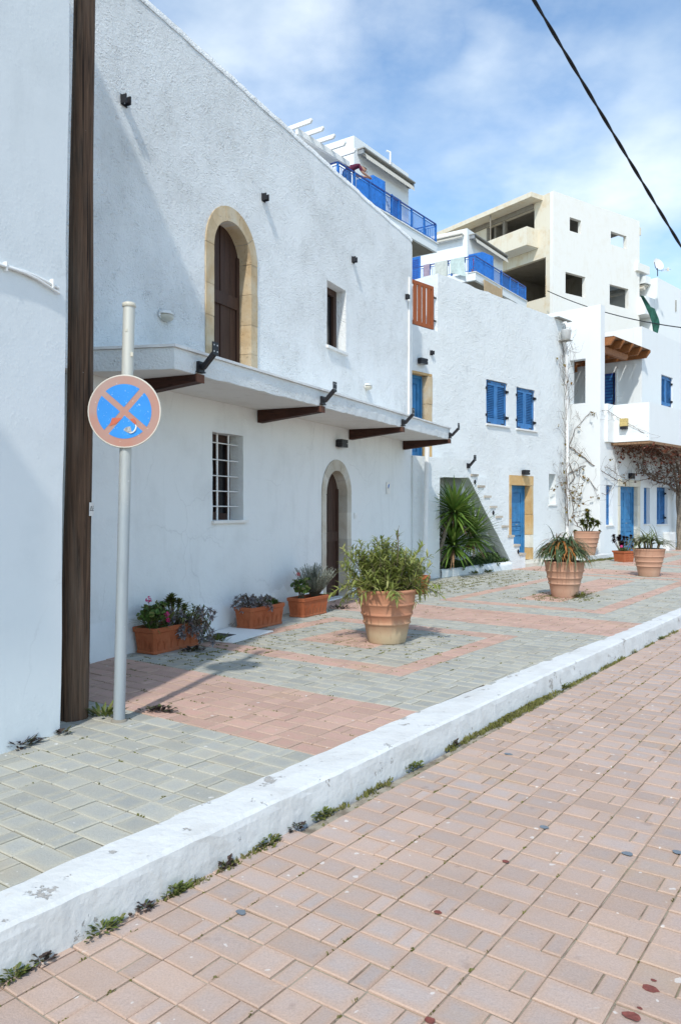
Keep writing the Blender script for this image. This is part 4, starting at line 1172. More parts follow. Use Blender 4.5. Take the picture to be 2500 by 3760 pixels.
# doors on the terrace
dv = M(); dv.box(25.95,25.995,10.98,11.85,3.76,6.19); td = part('terrace_door', dv, MAT['navy'], vh)
dv = M()
for i in range(20): dv.box(25.935,25.949,11.06,11.35,3.95+.11*i,4.02+.11*i); dv.box(25.935,25.949,11.45,11.76,3.95+.11*i,4.02+.11*i)
part('louvre', dv, MAT['blue'], td, kind='stuff')
part('door_frame', M().box(25.90,25.934,11.03,11.05,3.76,6.21), MAT['iron'], td)
part('jamb', M().box(25.90,25.998,10.92,10.975,3.76,6.33), MAT['clean'], vh)
# pergola of orange rafters
pg = thing('pergola', 'orange wooden rafters of the small pergola over the upper terrace', 'pergola', FH, (24.2,10.3,6.2))
for s in (23.092, 23.79, 24.50, 25.22, 25.93):
    part('rafter', M().prism_s([(9.80,6.74),(9.94,6.56),(14.08,6.56),(14.08,6.80),(9.80,6.80)], s-.045, s+.045), MAT['orange_wood'], pg)
part('beam', M().prism_d([(23.05,6.36),(24.78,6.36),(24.92,6.44),(24.92,6.555),(23.05,6.555)], 10.14, 10.26), MAT['orange_wood'], pg)
part('beam', M().box(23.05,25.99,12.4,12.52,6.38,6.555), MAT['orange_wood'], pg)
rr_ = random.Random(9)
mb = M()
for i in range(26):
    d = 9.90+.165*i; 
    mb.bar((23.06,d,6.815+rr_.uniform(0,.01)), (26.0,d+rr_.uniform(-.03,.03),6.815+rr_.uniform(0,.012)), .155, .012)
part('reed_mat', mb, MAT['reed'], pg)
yl = thing('wall_lamp', 'yellow box lamp with a dark base on the side of the white balcony', 'lamp', FH, (23.5,9.65,3.98))
part('shade', M().box(23.36,23.498,9.54,9.76,4.06,4.30), MAT['yellow_plastic'], yl); part('lamp_base', M().box(23.36,23.498,9.55,9.75,3.97,4.055), MAT['iron'], yl)

# ------------------------------------------------------------------ flats on the hill with blue balconies
fl = thing('apartment_house', 'white flats up the hill with two blue railed balconies and cream awnings', 'building', FA, (38,21,0))
rail_bars = []
def railing(pts, z0, z1, grp_parent, step=.115, post=1.35, mat='bright_blue', top='navy'):
    """pts in frame FA (s,d)"""
    r = part('railing', M(), MAT[mat], grp_parent)
    for (a, b) in zip(pts, pts[1:]):
        a = Vector((*a,0)); b = Vector((*b,0)); L = (b-a).length; t = (b-a)/L
        part('top_rail', M().bar(a+Vector((0,0,z1)), b+Vector((0,0,z1)), .07, .05), MAT[top], r)
        mb = M(); mb.bar(a+Vector((0,0,z1-.13)), b+Vector((0,0,z1-.13)), .035, .025); mb.bar(a+Vector((0,0,z0+.09)), b+Vector((0,0,z0+.09)), .035, .03)
        part('lower_rail', mb, MAT[mat], r)
        k = max(1, int(round(L/post)))
        for i in range(k+1):
            p = a+t*(L*i/k)
            if i == k and b is not pts[-1] and (b.x, b.y) != tuple(pts[-1]): continue
            part('post', M().box(p.x-.04,p.x+.04,p.y-.04,p.y+.04,z0,z1-.026), MAT[mat], r)
        mb = M(); nb_ = int(L/step)
        for i in range(1, nb_):
            p = a+t*(L*i/nb_); mb.box(p.x-.011,p.x+.011,p.y-.011,p.y+.011,z0+.09,z1-.13)
        part('bar', mb, MAT[mat], r, kind='stuff')
    return r
def awning(parent, s0, s1, d, z, drop=.34, label=None):
    part('roof_lip', M().box(s0-.15,s1+.15,d-.42,d-.002,z+.10,z+.16), MAT['lip'], parent)
    aw = part('awning', M().tube([(s0,d-.16,z),(s1,d-.16,z)], .085, 10), MAT['canvas'], parent, label=label)
    mb = M(); n = int((s1-s0)/.16); vs = []; fs = []
    for i in range(n*2+1):
        s = s0+(s1-s0)*i/(2*n); zb = z-drop - (.05 if i % 2 else 0)
        vs += [(s,d-.25,z+.03),(s,d-.42,z-drop*.55),(s,d-.45,zb)]
    for i in range(2*n): fs += [(3*i,3*i+3,3*i+4,3*i+1),(3*i+1,3*i+4,3*i+5,3*i+2)]
    mb.add(vs, fs); part('valance', mb, MAT['canvas'], aw)
    mb = M(); mb.box(s0-.12,s0-.01,d-.35,d-.003,z-.12,z+.09); mb.box(s1+.01,s1+.12,d-.35,d-.003,z-.12,z+.09); part('awning_arm', mb, MAT['grey_metal'], aw)
# unit one
part('wall', M().box(31.28,36.6,21.1,27,0,19.72), MAT['clean'], fl)
part('wall', M().box(24.0,31.27,23.6,27,0,17.0), MAT['clean'], fl)
part('balcony_slab', M().box(22.5,36.46,19.27,21.09,15.06,15.50), MAT['clean'], fl)
part('slab_edge', M().box(22.5,36.50,19.22,19.75,15.502,15.56), MAT['marble'], fl)
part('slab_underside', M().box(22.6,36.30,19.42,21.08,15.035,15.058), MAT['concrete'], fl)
railing([(27.4,21.6),(27.4,19.33),(36.42,19.33),(36.42,20.9)], 15.6, 16.56, fl)
awning(fl, 31.7, 36.5, 21.1, 19.02, label='cream awning rolled up over the upper balcony')
part('partition', M().prism_s(list(reversed([(19.45,15.58),(21.08,15.58),(21.08,17.62),(20.1,17.62),(19.45,17.15)])), 31.46, 31.52), MAT['bright_blue'], fl, label='blue partition panel on the upper balcony')
part('panel_post', M().box(31.90,32.0,19.31,19.40,15.57,16.66), MAT['bright_blue'], fl)
sw = part('shutter_door', M().box(34.75,35.72,21.04,21.095,15.56,17.98), MAT['bright_blue'], fl)
mb = M()
for i in range(16): mb.box(34.85,35.62,21.025,21.039,15.9+.125*i,15.98+.125*i)
part('louvre', mb, MAT['navy'], sw, kind='stuff')
sw = part('shutter_door', M().box(32.35,33.55,21.04,21.095,15.56,17.9), MAT['bright_blue'], fl)
mb = M()
for i in range(16): mb.box(32.45,33.45,21.025,21.039,15.9+.12*i,15.97+.12*i)
part('louvre', mb, MAT['navy'], sw, kind='stuff')
part('cable_loop', M().tube([(32.8,21.06,18.0),(33.0,21.05,17.75),(33.5,21.05,17.9),(34.3,21.05,17.45),(34.6,21.05,17.1)], .02, 5), MAT['lip'], fl)
part('roof_vent', M().tube([(34.6,21.05,19.5),(34.6,21.05,20.15),(34.45,21.2,20.2)], .05, 8), MAT['white_pipe'], fl)
# unit two
part('wall', M().box(43.9,49.4,21.1,30,0,18.92), MAT['clean'], fl)
part('wall', M().box(36.65,43.89,22.5,30,0,14.9), MAT['clean'], fl)
part('balcony_slab', M().box(41.2,49.1,19.27,21.09,14.75,15.20), MAT['clean'], fl)
part('balcony_slab', M().box(41.2,43.88,21.10,25.5,14.75,15.20), MAT['clean'], fl)
part('slab_edge', M().box(41.16,49.16,19.22,19.75,15.202,15.25), MAT['marble'], fl)
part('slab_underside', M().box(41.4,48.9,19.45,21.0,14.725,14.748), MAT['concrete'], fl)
railing([(41.22,25.3),(41.22,19.33),(49.04,19.33),(49.04,20.9)], 15.25, 16.17, fl)
awning(fl, 44.3, 49.3, 21.1, 18.45, label='cream awning rolled up over the lower balcony')
part('partition', M().prism_s(list(reversed([(19.45,15.24),(21.08,15.24),(21.08,17.32),(20.15,17.32),(19.45,16.92)])), 44.07, 44.13), MAT['bright_blue'], fl, label='blue partition panel on the lower balcony')
mb = M(); mb.box(43.45,43.885,21.3,23.9,18.50,18.58); mb.tube([(43.6,21.3,18.36),(43.6,23.8,18.36)], .08, 8); part('side_awning', mb, MAT['canvas'], fl)
sw = part('shutter_door', M().box(43.84,43.895,24.4,25.4,15.2,17.8), MAT['bright_blue'], fl)
mb = M()
for i in range(18): mb.box(43.825,43.839,24.5,25.3,15.5+.12*i,15.57+.12*i)
part('louvre', mb, MAT['navy'], sw, kind='stuff')
part('panel_post', M().box(45.05,45.16,19.31,19.42,14.6,16.28), MAT['bright_blue'], fl)
part('chimney_stub', M().box(48.1,48.4,19.6,19.9,14.0,14.98), MAT['white_paint'], fl)
# wooden fence below the second balcony
wf = thing('wooden_fence', 'weathered wooden fence panel under the lower blue balcony', 'fence', FA, (43.6,19.1,14.1))
for i in range(17):
    s = 42.0+.15*i
    part('slat', M().box(s,s+.115,19.08,19.11,13.9,14.95-.03*rs.random()), MAT['fence_wood'], wf)
part('rail', M().box(42.0,44.56,19.112,19.15,14.80,14.90), MAT['fence_wood'], wf)
part('post', M().box(44.50,44.60,19.06,19.16,13.6,15.05), MAT['fence_wood'], wf)
# white roof pergola
rpg = thing('roof_pergola', 'white painted timber pergola on the roof terrace behind the arched house', 'pergola', FA, (27,20,15.6))
part('beam', M().box(25.1,28.9,19.72,19.86,16.98,17.22), MAT['white_paint'], rpg)
part('post', M().box(25.2,25.36,19.74,19.9,15.57,16.975), MAT['white_paint'], rpg)
for i in range(5):
    s = 25.1+.80*i
    poly = [(18.98,17.33),(19.06,17.23),(23.5,17.23),(23.5,17.40),(18.98,17.40)]
    part('rafter', M().prism_s(poly, s-.05, s+.05), MAT['white_paint'], rpg)
part('reed_roof', M().box(25.15,28.5,20.0,23.4,17.17,17.215), MAT['soffit'], rpg)
# washing on the side rail of the lower balcony
def towel(label, d0, d1, drop, mat, flare=0.0, seed=1):
    t = M(); n = 7; vs = []; fs = []; rt = random.Random(seed)
    for i in range(n+1):
        f = i/n; d = d0+(d1-d0)*f
        for j in range(6):
            g_ = j/5; z = 16.21-drop*g_*(1+flare*(1-f))
            vs.append((41.15-.025*sin(f*9+seed)*g_-.02-.30*flare*g_*g_*(1-f), d-flare*.35*g_*g_*(1-f), z))
    for i in range(n):
        for j in range(5): fs.append((i*6+j,(i+1)*6+j,(i+1)*6+j+1,i*6+j+1))
    t.add(vs, fs, 0, True)
    o = [(41.30, y, z) for (_, y, z) in vs[::6]]
    t.add(vs[::6]+o, [(i,i+1,n+1+i+1,n+1+i) for i in range(n)], 0, True)
    t.add(o+[(x+.01,y,z-.3) for x,y,z in o], [(i,i+1,n+1+i+1,n+1+i) for i in range(n)], 0, True)
    return solo('towel', t, mat, label, 'towel', FA, (41.15,(d0+d1)/2,16.2), 'washing on the balcony rail')
towel('small lilac cloth hanging on the blue side rail', 22.24, 22.66, .72, plain('lilac_cloth', (.36,.29,.36), .9), 0, 1)
towel('wide pale grey green towel in the middle of the side rail', 21.05, 21.90, .95, plain('grey_cloth', (.55,.58,.53), .9), .05, 2)
towel('pale mint towel blown aside near the balcony corner', 19.95, 20.85, .80, plain('mint_cloth', (.50,.60,.57), .9), .55, 3)
fp = thing('flower_pot', 'tiny terracotta pot with a red flowering stalk on the lower blue balcony', 'flower pot', FA, (41.55,19.55,15.25), local=True)
part('pot', M().lathe([(0,0),(.10,0),(.15,.2),(.16,.22),(.12,.2)], 12), MAT['trough'], fp)
mb = M().tube([(0,0,.2),(.02,0,.5),(0,.02,.85)], .012, 5); part('stalk', mb, MAT['stem'], fp)
mb = M()
for z in (.35,.5,.62,.75,.85): mb.ball((.03*sin(z*20),.02,z), .045, 6, 4)
part('flower', mb, MAT['petal_red'], fp)

# person leaning over the railing
def person():
    t = thing('person', 'person in a maroon top and blue jeans leaning over the blue balcony rail', 'person', FA, (28.75,19.80,15.56), local=True); t.scale = (1.22,1.22,1.22)
    # local: x along the railing, y inward, z up
    J = {'pelvis':((0,.02,.90),.155), 'waist':((.16,.0,1.10),.145), 'chest':((.42,-.05,1.30),.17), 'neckb':((.62,-.12,1.36),.085), 'neck':((.69,-.16,1.34),.062), 'headl':((.76,-.20,1.29),.090),'headm':((.82,-.23,1.25),.108),'headt':((.89,-.26,1.21),.085),
         'hipL':((-.02,-.09,.86),.115),'kneeL':((.02,-.10,.48),.075),'ankL':((-.06,-.08,.09),.050),'toeL':((.10,-.11,.04),.042),
         'hipR':((-.02,.12,.86),.115),'kneeR':((-.04,.13,.48),.075),'ankR':((-.14,.14,.09),.050),'toeR':((.03,.12,.04),.042),
         'shL':((.52,-.22,1.30),.078),'elL':((.60,-.34,1.05),.052),'wrL':((.86,-.40,.99),.036),'haL':((.95,-.42,.985),.040),
         'shR':((.50,.12,1.34),.078),'elR':((.66,.05,1.06),.052),'wrR':((.92,-.30,1.00),.036),'haR':((1.00,-.38,.99),.040)}
    E = [('pelvis','waist'),('waist','chest'),('chest','neckb'),('neckb','neck'),('neck','headl'),('headl','headm'),('headm','headt'),
         ('pelvis','hipL'),('hipL','kneeL'),('kneeL','ankL'),('ankL','toeL'),('pelvis','hipR'),('hipR','kneeR'),('kneeR','ankR'),('ankR','toeR'),
         ('chest','shL'),('shL','elL'),('elL','wrL'),('wrL','haL'),('chest','shR'),('shR','elR'),('elR','wrR'),('wrR','haR')]
    for h, sgn in (('haL',-1),('haR',1)):
        c = Vector(J[h][0])
        for i in range(4):
            a = c+Vector((.055,.018*(i-1.5),-.012)); b = a+Vector((.035-.004*abs(i-1),.003*(i-1.5),-.030))
            J[h+'f%d'%i] = (tuple(a),.0105); J[h+'g%d'%i] = (tuple(b),.009); E += [(h,h+'f%d'%i),(h+'f%d'%i,h+'g%d'%i)]
        a = c+Vector((.015,.05*sgn,-.01)); J[h+'t'] = (tuple(a),.012); E.append((h,h+'t'))
    names = list(J); idx = {n:i for i,n in enumerate(names)}
    me = bpy.data.meshes.new('person_skeleton'); me.from_pydata([J[n][0] for n in names], [(idx[a],idx[b]) for a,b in E], [])
    o = bpy.data.objects.new('person_skeleton', me); COL.objects.link(o)
    o.modifiers.new('skin','SKIN'); 
    for i, n in enumerate(names):
        v = me.skin_vertices[0].data[i]; v.radius = (J[n][1], J[n][1]*(.85 if n in ('pelvis','waist','chest') else 1)); v.use_root = (n == 'pelvis')
    sub = o.modifiers.new('sub','SUBSURF'); sub.levels = 1
    dg = bpy.context.evaluated_depsgraph_get(); bm_ = bpy.data.meshes.new_from_object(o.evaluated_get(dg)); bpy.data.objects.remove(o)
    skin = plain('skin', (.42,.24,.17), .55); jeans = plain('blue_jeans', (.045,.075,.15), .85, var=.3, scale=30); shirt = plain('maroon_top', (.105,.018,.045), .85, var=.25, scale=30); shoe = plain('dark_shoe', (.03,.025,.022), .6)
    bm_.materials.clear()
    for mm in (shirt, jeans, skin, shoe): bm_.materials.append(mm)
    for p in bm_.polygons:
        c = p.center; p.use_smooth = True
        if c.z < .10: p.material_index = 3
        elif c.z < .98 and c.x < .25: p.material_index = 1
        elif c.x > .64 or (c.z < 1.10 and c.x > .50): p.material_index = 2
        else: p.material_index = 0
    part('body', bm_, [], t)
    mb = M().ball((.845,-.225,1.285), (.105,.105,.085), 12, 8); mb.ball((.78,-.20,1.335),(.07,.085,.05),10,6); part('hair', mb, plain('grey_brown_hair', (.10,.075,.06), .8, var=.4, scale=40), t)
    mb = M()
    for s in (-.035,.035): mb.ball((.885,-.285+s,1.205), .012, 6, 4)
    part('eye', mb, MAT['iron'], t)
    mb = M(); mb.ball((.915,-.30,1.185), (.022,.018,.018), 6, 5); mb.ball((.82,-.34,1.235),(.02,.012,.03),6,5); mb.ball((.86,-.13,1.24),(.02,.012,.03),6,5); part('nose_and_ears', mb, skin, t)
    part('mouth', M().box(.895,.905,-.312,-.275,1.145,1.153), plain('lip_colour', (.26,.09,.07), .6), t)
person()

# ------------------------------------------------------------------ unfinished block
ub = thing('unfinished_building', 'tall unfinished cream block with bare square window openings', 'building', FT, (48,38,0))
holes = [R(44.87,46.15,21.25,22.22), R(49.60,51.55,21.2,22.18), R(44.42,46.65,16.73,18.24), R(49.48,51.8,16.68,18.20)]
holes = [list(reversed(h)) for h in holes]
part('front_wall', M().slab([(43.1,0),(53.25,0),(53.2,23.68),(43.1,23.68)], holes, 35.76, 36.05), MAT['cream'], ub)
# left wall, written in (d,z)
def side_wall(mb, s0, s1, outer, holes):
    """wall in the (d,z) plane"""
    loops = [outer]+holes; flat = [p for L in loops for p in L]; n = len(flat)
    tri = tessellate_polygon([[Vector((x,z,0)) for x,z in L] for L in loops])
    vs = [(s0,d,z) for d,z in flat]+[(s1,d,z) for d,z in flat]
    fs = [tuple(t) for t in tri]+[tuple(n+i for i in reversed(t)) for t in tri]; o = 0
    for L in loops:
        k = len(L); fs += [(o+i,n+o+i,n+o+(i+1)%k,o+(i+1)%k) for i in range(k)]; o += k
    mb.add(vs, fs)
mb = M(); side_wall(mb, 43.1, 43.4, [(36.06,0),(48,0),(48,23.66),(36.06,23.66)], [[(37.45,21.4),(42.2,21.4),(42.2,22.95),(37.45,22.95)],[(36.42,16.4),(42.2,16.4),(42.2,19.22),(36.42,19.22)]])
part('side_wall', mb, MAT['ochre_render'], ub)
fl_ = M()
for z, e in ((16.2,53.0),(19.6,49.2),(23.3,53.0)): fl_.box(43.42,e,36.07,48,z-.28,z)
part('floor_slab', fl_, MAT['concrete'], ub)
mb = M(); mb.box(43.42,49.4,41.5,41.7,16.21,19.31); mb.box(43.42,48.2,41.5,41.7,19.61,23.0); mb.box(52.9,53.2,36.07,39.5,0,16.1); mb.box(52.9,53.2,36.07,36.6,16.2,23.3); mb.box(43.42,52.9,42,42.3,0,15.9)
mb.box(48.9,49.2,36.07,48,16.21,19.31); part('inner_wall', mb, MAT['concrete'], ub)
mb = M(); mb.box(49.3,53.2,47.6,47.9,16.21,20.6); part('back_wall', mb, MAT['cream'], ub); part('back_window', M().box(50.0,51.0,47.55,47.595,17.3,18.6), MAT['grey_metal'], ub)
mb = M(); mb.box(41.9,43.098,36.7,46.5,23.32,23.66); part('roof_slab', mb, MAT['ochre_render'], ub)
mb = M(); mb.box(41.9,43.098,37.1,46.5,20.05,20.3); mb.box(41.9,42.05,37.1,46.5,20.3,21.35); mb.box(42.05,43.098,37.1,37.25,20.3,21.35); part('balcony_box', mb, MAT['ochre_render'], ub)
part('balcony_underside', M().box(42.0,43.09,37.2,46.4,20.02,20.048), MAT['cream'], ub)
for d in (40.3, 42.0): part('bare_column', M().box(43.12,43.38,d,d+.25,21.41,23.3), MAT['concrete'], ub)
part('prop', M().tube([(42.1,40.8,21.35),(42.1,40.8,23.3)], .05, 8), MAT['concrete'], ub)
part('lintel_beam', M().box(43.0,43.42,37.5,46,22.96,23.3), MAT['concrete'], ub)
mb = M()
for i in range(9): mb.box(43.06,43.098,36.36,36.415,16.5+.16*i,16.6+.16*i)
part('brick_tooth', mb, MAT['ochre_stone'], ub, kind='stuff')
mb = M()
for i in range(7): mb.bar((43.3+.35*i,37+.3*i,16.25),(43.9+.35*i,37.2+.2*i,16.3+.1*rs.random()),.3,.12)
part('rubble', mb, MAT['fence_wood'], ub)
part('water_spout', M().box(53.25,53.6,35.9,36.2,22.7,23.3), MAT['ochre_render'], ub)

# ------------------------------------------------------------------ far white house on the right
fh = thing('far_house', 'far white house at the right edge with a roof dish and an awninged balcony', 'house', FB, (60,31,0))
mb = M(); mb.prism_d([(57.4,0),(70,0),(70,18.6),(61.4,19.1),(57.4,19.38)], 30.07, 40) ; part('wall', mb, MAT['clean'], fh)
part('roof_slab', M().box(55.6,57.39,30.7,36,19.75,20.35), MAT['cream'], fh)
part('parapet', M().box(56.6,57.39,30.6,36,18.95,19.5), MAT['clean'], fh)
mb = M(); mb.box(56.7,57.39,30.75,35,18.80,18.88); mb.tube([(56.8,30.8,18.62),(56.8,35,18.62)], .16, 8); part('awning', mb, MAT['canvas'], fh)
part('balcony', M().box(56.0,57.39,30.3,36,16.4,17.75), MAT['clean'], fh)
part('lower_balcony', M().box(56.0,57.39,30.2,36,13.5,14.9), MAT['cream'], fh)
part('wall_pipe', M().tube([(60.28,30.03,18.1),(60.28,30.03,17.2)], .05, 6), MAT['lip'], fh)
ds = thing('satellite_dish', 'tilted white satellite dish on the far roof at the right edge', 'satellite dish', FX, (23.85,58,18.9), local=True)
mb = M(); prof = [(.02+.45*i/6, .16*(i/6)**2) for i in range(7)]
mb.lathe(prof, 20); rot = Matrix.Rotation(radians(72), 4, Vector((.55,-.83,0)).normalized() if False else Vector((.83,.35,0)).normalized())
mb.v = [tuple(rot @ Vector(v) + Vector((-.08,-.1,.80))) for v in mb.v]; part('dish', mb, MAT['white_paint'], ds)
part('mast', M().tube([(0,0,0),(0,0,.55),(-.06,0,.75)], .035, 6), MAT['iron'], ds)
part('arm', M().tube([(-.1,-.1,.45),(-.38,-.5,.55),(-.48,-.6,.85)], .025, 5), MAT['iron'], ds)
an = thing('aerial', 'thin television aerial beside the satellite dish', 'aerial', FX, (24.1,58,18.9), local=True)
part('boom', M().tube([(-.2,0,.42),(.75,0,.52)], .016, 5), MAT['grey_metal'], an)
mb = M()
for i in range(6): mb.bar((.05+.11*i,-.05,.30+.01*i),(.05+.11*i,.05,.62+.01*i),.02,.02)
mb.box(.45,.60,-.03,.03,.40,.62); part('element', mb, MAT['canvas'], an)
nt = M(); L_ = [(22.05,17.15),(22.42,16.42),(22.72,15.7),(22.83,15.1),(22.92,14.4),(22.95,13.6)]; R_ = [(22.25,16.95),(22.85,16.28),(23.08,16.10),(23.32,15.3),(23.42,14.95),(23.2,13.6)]
vs = []; fs = []
for i, (a, b) in enumerate(zip(L_, R_)):
    for j in range(5):
        f = j/4; vs.append((a[0]+(b[0]-a[0])*f, 56.6+.16*sin(i*1.3+j*1.7), a[1]+(b[1]-a[1])*f))
for i in range(5):
    for j in range(4): fs.append((5*i+j,5*i+j+1,5*i+6+j,5*i+5+j))
nt.add(vs, fs, 0, True); nt.add([(x,y+.05,z) for x,y,z in vs], fs, 0, True)
solo('green_net', nt, MAT['green_net'], 'dark green building net hanging between the two far houses', 'net', FX, (22.9,56.6,15))

# ------------------------------------------------------------------ overhead cables
A_ = Vector((2.03,8.5,7.44)); B_ = Vector((4.99,11.0,5.20)); D_ = B_-A_
pts = [A_+D_*(t/80) for t in range(-110, 150)]
c = thing('overhead_cable', 'thick black twisted cable crossing the sky at the upper right', 'cable', FX, tuple(A_), local=True)
for ph in (0, pi):
    s1 = D_.normalized().cross(Vector((0,0,1))).normalized(); s2 = s1.cross(D_.normalized())
    P_ = [p - A_ + (s1*cos(i*.42+ph)+s2*sin(i*.42+ph))*.009 - Vector((0,0,.35))*max(0, 1-((i-110-40)/130)**2)*.35 for i, p in enumerate(pts)]
    part('strand', M().tube(P_, .0122, 6), MAT['cable'], c)
A2 = Vector((14.34,53.4,16.51)); B2 = Vector((17.73,40.0,10.86)); 
pts = [A2.lerp(B2, t/20) - Vector((0,0,.75))*4*(t/20)*(1-t/20)*.45 for t in range(0, 30)]
solo('thin_cable', M().tube(pts, .03, 5), MAT['cable'], 'thin dark cable sagging from the unfinished block across the far houses', 'cable', FX, tuple(A2))
# ------------------------------------------------------------------ pots and plants
UP = Vector((0,0,1))
def leaf(mb, p, d, L, w, droop, n=4, fold=.0, prof=None, mi=0, twist=0):
    p = Vector(p); d = Vector(d).normalized(); pts = []; ws = []; sd = []
    prof = prof or [.35,1.0,.85,.5,.04]
    for i in range(n+1):
        f = i/n
        s = d.cross(UP)
        s = s.normalized() if s.length > 1e-3 else Vector((1,0,0))
        if twist: s = (Matrix.Rotation(twist, 3, d) @ s)
        x = f*(len(prof)-1); a = int(min(x, len(prof)-2)); wv = prof[a]+(prof[a+1]-prof[a])*(x-a)
        pts.append(p.copy()); ws.append(w*wv); sd.append(s)
        p = p + d*(L/n); d = (d + Vector((0,0,-droop/n))).normalized()
    vs = []; fs = []
    for q, wv, s in zip(pts, ws, sd):
        up = s.cross(d).normalized()*wv*.35
        vs += [q - s*wv + up, q, q + s*wv + up]
    for i in range(n):
        a = 3*i; fs += [(a,a+1,a+4,a+3),(a+1,a+2,a+5,a+4)]
    mb.add(vs, fs, mi, True)
def rdir(r, zlo=-1, zhi=1):
    z = r.uniform(zlo, zhi); a = r.uniform(0, 2*pi); q = sqrt(max(0, 1-z*z)); return Vector((q*cos(a), q*sin(a), z))

POT = [(0,0),(.215,0),(.222,.012),(.245,.12),(.262,.212),(.274,.224),(.285,.234),(.284,.242),(.275,.254),(.274,.258),(.289,.318),(.299,.328),(.308,.338),(.307,.346),(.300,.358),(.299,.362),(.317,.436),(.326,.448),(.335,.458),(.334,.466),(.326,.478),(.326,.482),(.338,.575),(.342,.590),(.352,.600),(.355,.618),(.350,.628),(.318,.630),(.306,.60),(.295,.54),(0,.54)]
def big_pot(label, mat, loc):
    t = thing('terracotta_pot', label, 'plant pot', FX, loc, 'large ribbed terracotta pots on the pavement', local=True)
    part('body', M().lathe(POT[:-3], 40), MAT[mat], t)
    part('soil', M().lathe([(.312,.555),(.15,.575),(.0,.57)], 24), MAT['soil'], t)
    return t
pot1 = big_pot('large ribbed terracotta pot with a pale limed foot, holding the narrow leaved shrub', 'pot', (.545,9.04,0))
pot2 = big_pot('large ribbed terracotta pot under the orange tinged aloe', 'pot_b', (3.955,13.57,0))
pot3 = copy_tree(pot2, (7.0,17.45,0), .8, 'large ribbed terracotta pot with sparse pale aloe, nearest the kerb on the right')
pot4 = copy_tree(pot2, (7.30,22.82,.14), 1.9, 'large ribbed terracotta pot on a white ledge against the pier wall'); pot4.scale = (1.10,1.10,1.12)

def shrub():
    r = random.Random(12)
    t = thing('potted_shrub', 'bushy green narrow leaved shrub spilling from the nearest big pot', 'shrub', FX, (.545,9.04,.57), local=True)
    st_ = M(); lf = M()
    for k in range(120):
        a = r.uniform(0, 2*pi); rad = r.uniform(.02,.24)
        p = Vector((rad*cos(a), rad*sin(a), 0)); spill = r.random() < .26
        out = r.uniform(.6,1.3) if spill else r.uniform(.05,.75)
        # longer sprays reach left and right as in a wind-blown bush
        d = Vector((cos(a)*out*1.35, sin(a)*out*.9, 1.0)).normalized()
        L = r.uniform(.34,.60) if spill else r.uniform(.46,.80)*(1-.35*rad/.24)
        pts = [p.copy()]; n = 9; dirs = [d.copy()]
        for i in range(n):
            d = (d + Vector((r.uniform(-.12,.12), r.uniform(-.12,.12), -.09*out + (.07 if not spill else -.07)))).normalized()
            p = p + d*(L/n); pts.append(p.copy()); dirs.append(d.copy())
        st_.tube(pts, [.007-.0005*i for i in range(n+1)], 5)
        m_ = int(L/.034)
        for i in range(m_):
            f = .16 + .84*i/m_; x = f*n; b = min(int(x), n-1)
            q = pts[b].lerp(pts[b+1], x-b); dd_ = dirs[b]
            if f < .4 and r.random() < -.15: continue
            for _ in range(2 if f < .9 else 3):
                side = rdir(r); side = (side - dd_*side.dot(dd_)).normalized()
                ld = (side*r.uniform(.7,1.1) + dd_*r.uniform(.35,.9)).normalized()
                ll = r.uniform(.085,.145)*(1.15 if f < .8 else .8)
                if spill and r.random() < .3: ll *= 1.25
                leaf(lf, q, ld, ll, r.uniform(.0095,.0155), r.uniform(.2,1.0), 3)
    part('stems', st_, MAT['stem'], t); part('foliage', lf, MAT['lf_oleander'], t)
    dt = M().tube([(.12,-.05,.3),(.13,-.06,.62),(.125,-.055,.74),(.14,-.05,.80)], [.006,.005,.004,.002], 5)
    dt.tube([(.13,-.06,.62),(.10,-.06,.70)], [.004,.002], 4); part('dead_twig', dt, MAT['twig'], t)
shrub()
def aloe(name, label, loc, mat, n, L, W, droop, r0, seed, spike=False, hump=.10):
    r = random.Random(seed); t = thing(name, label, 'aloe', FX, loc, local=True)
    lf = M(); heads = []
    for k in range(r0):
        a = 2*pi*k/r0+r.uniform(-.3,.3); q = r.uniform(.04,.25); heads.append(Vector((q*cos(a)*1.15, q*sin(a)*1.15, (.06+hump*(1-(q/.30)**2))*r.uniform(.7,1.15))))
    for k in range(n):
        h = heads[k % r0]; a = r.uniform(0,2*pi)
        o = Vector((cos(a), sin(a), 0)); outw = Vector((h.x,h.y,0))*2.2
        d = (o*r.uniform(.6,1.3)+outw*r.uniform(.8,1.8)+Vector((0,0,r.uniform(.25,1.0)))).normalized()
        leaf(lf, h+o*.015, d, L*r.uniform(.6,1.15), W*r.uniform(.75,1.2), droop*r.uniform(.5,1.25), 6, prof=[1.0,.95,.8,.6,.38,.05])
    if spike:
        leaf(lf, (.03,.02,.1), (.02,.05,1), .42, .022, .05, 5, prof=[1,.9,.6,.35,.2,.03])
    part('leaves', lf, MAT[mat], t)
    mb = M()
    for h in heads: mb.tube([(h.x*.8,h.y*.8,-.05),h], .016, 5)
    part('stems', mb, MAT['stem'], t)
aloe('potted_aloe', 'dense green aloe with orange tipped leaves drooping over its pot', (3.955,13.57,.60), 'lf_aloe', 620, .46, .0165, 3.0, 34, 4, hump=.30)
aloe('potted_aloe', 'sparse pale green aloe with one tall upright spike', (7.0,17.45,.60), 'lf_aloe2', 150, .50, .018, 1.6, 14, 6, True, hump=.14)

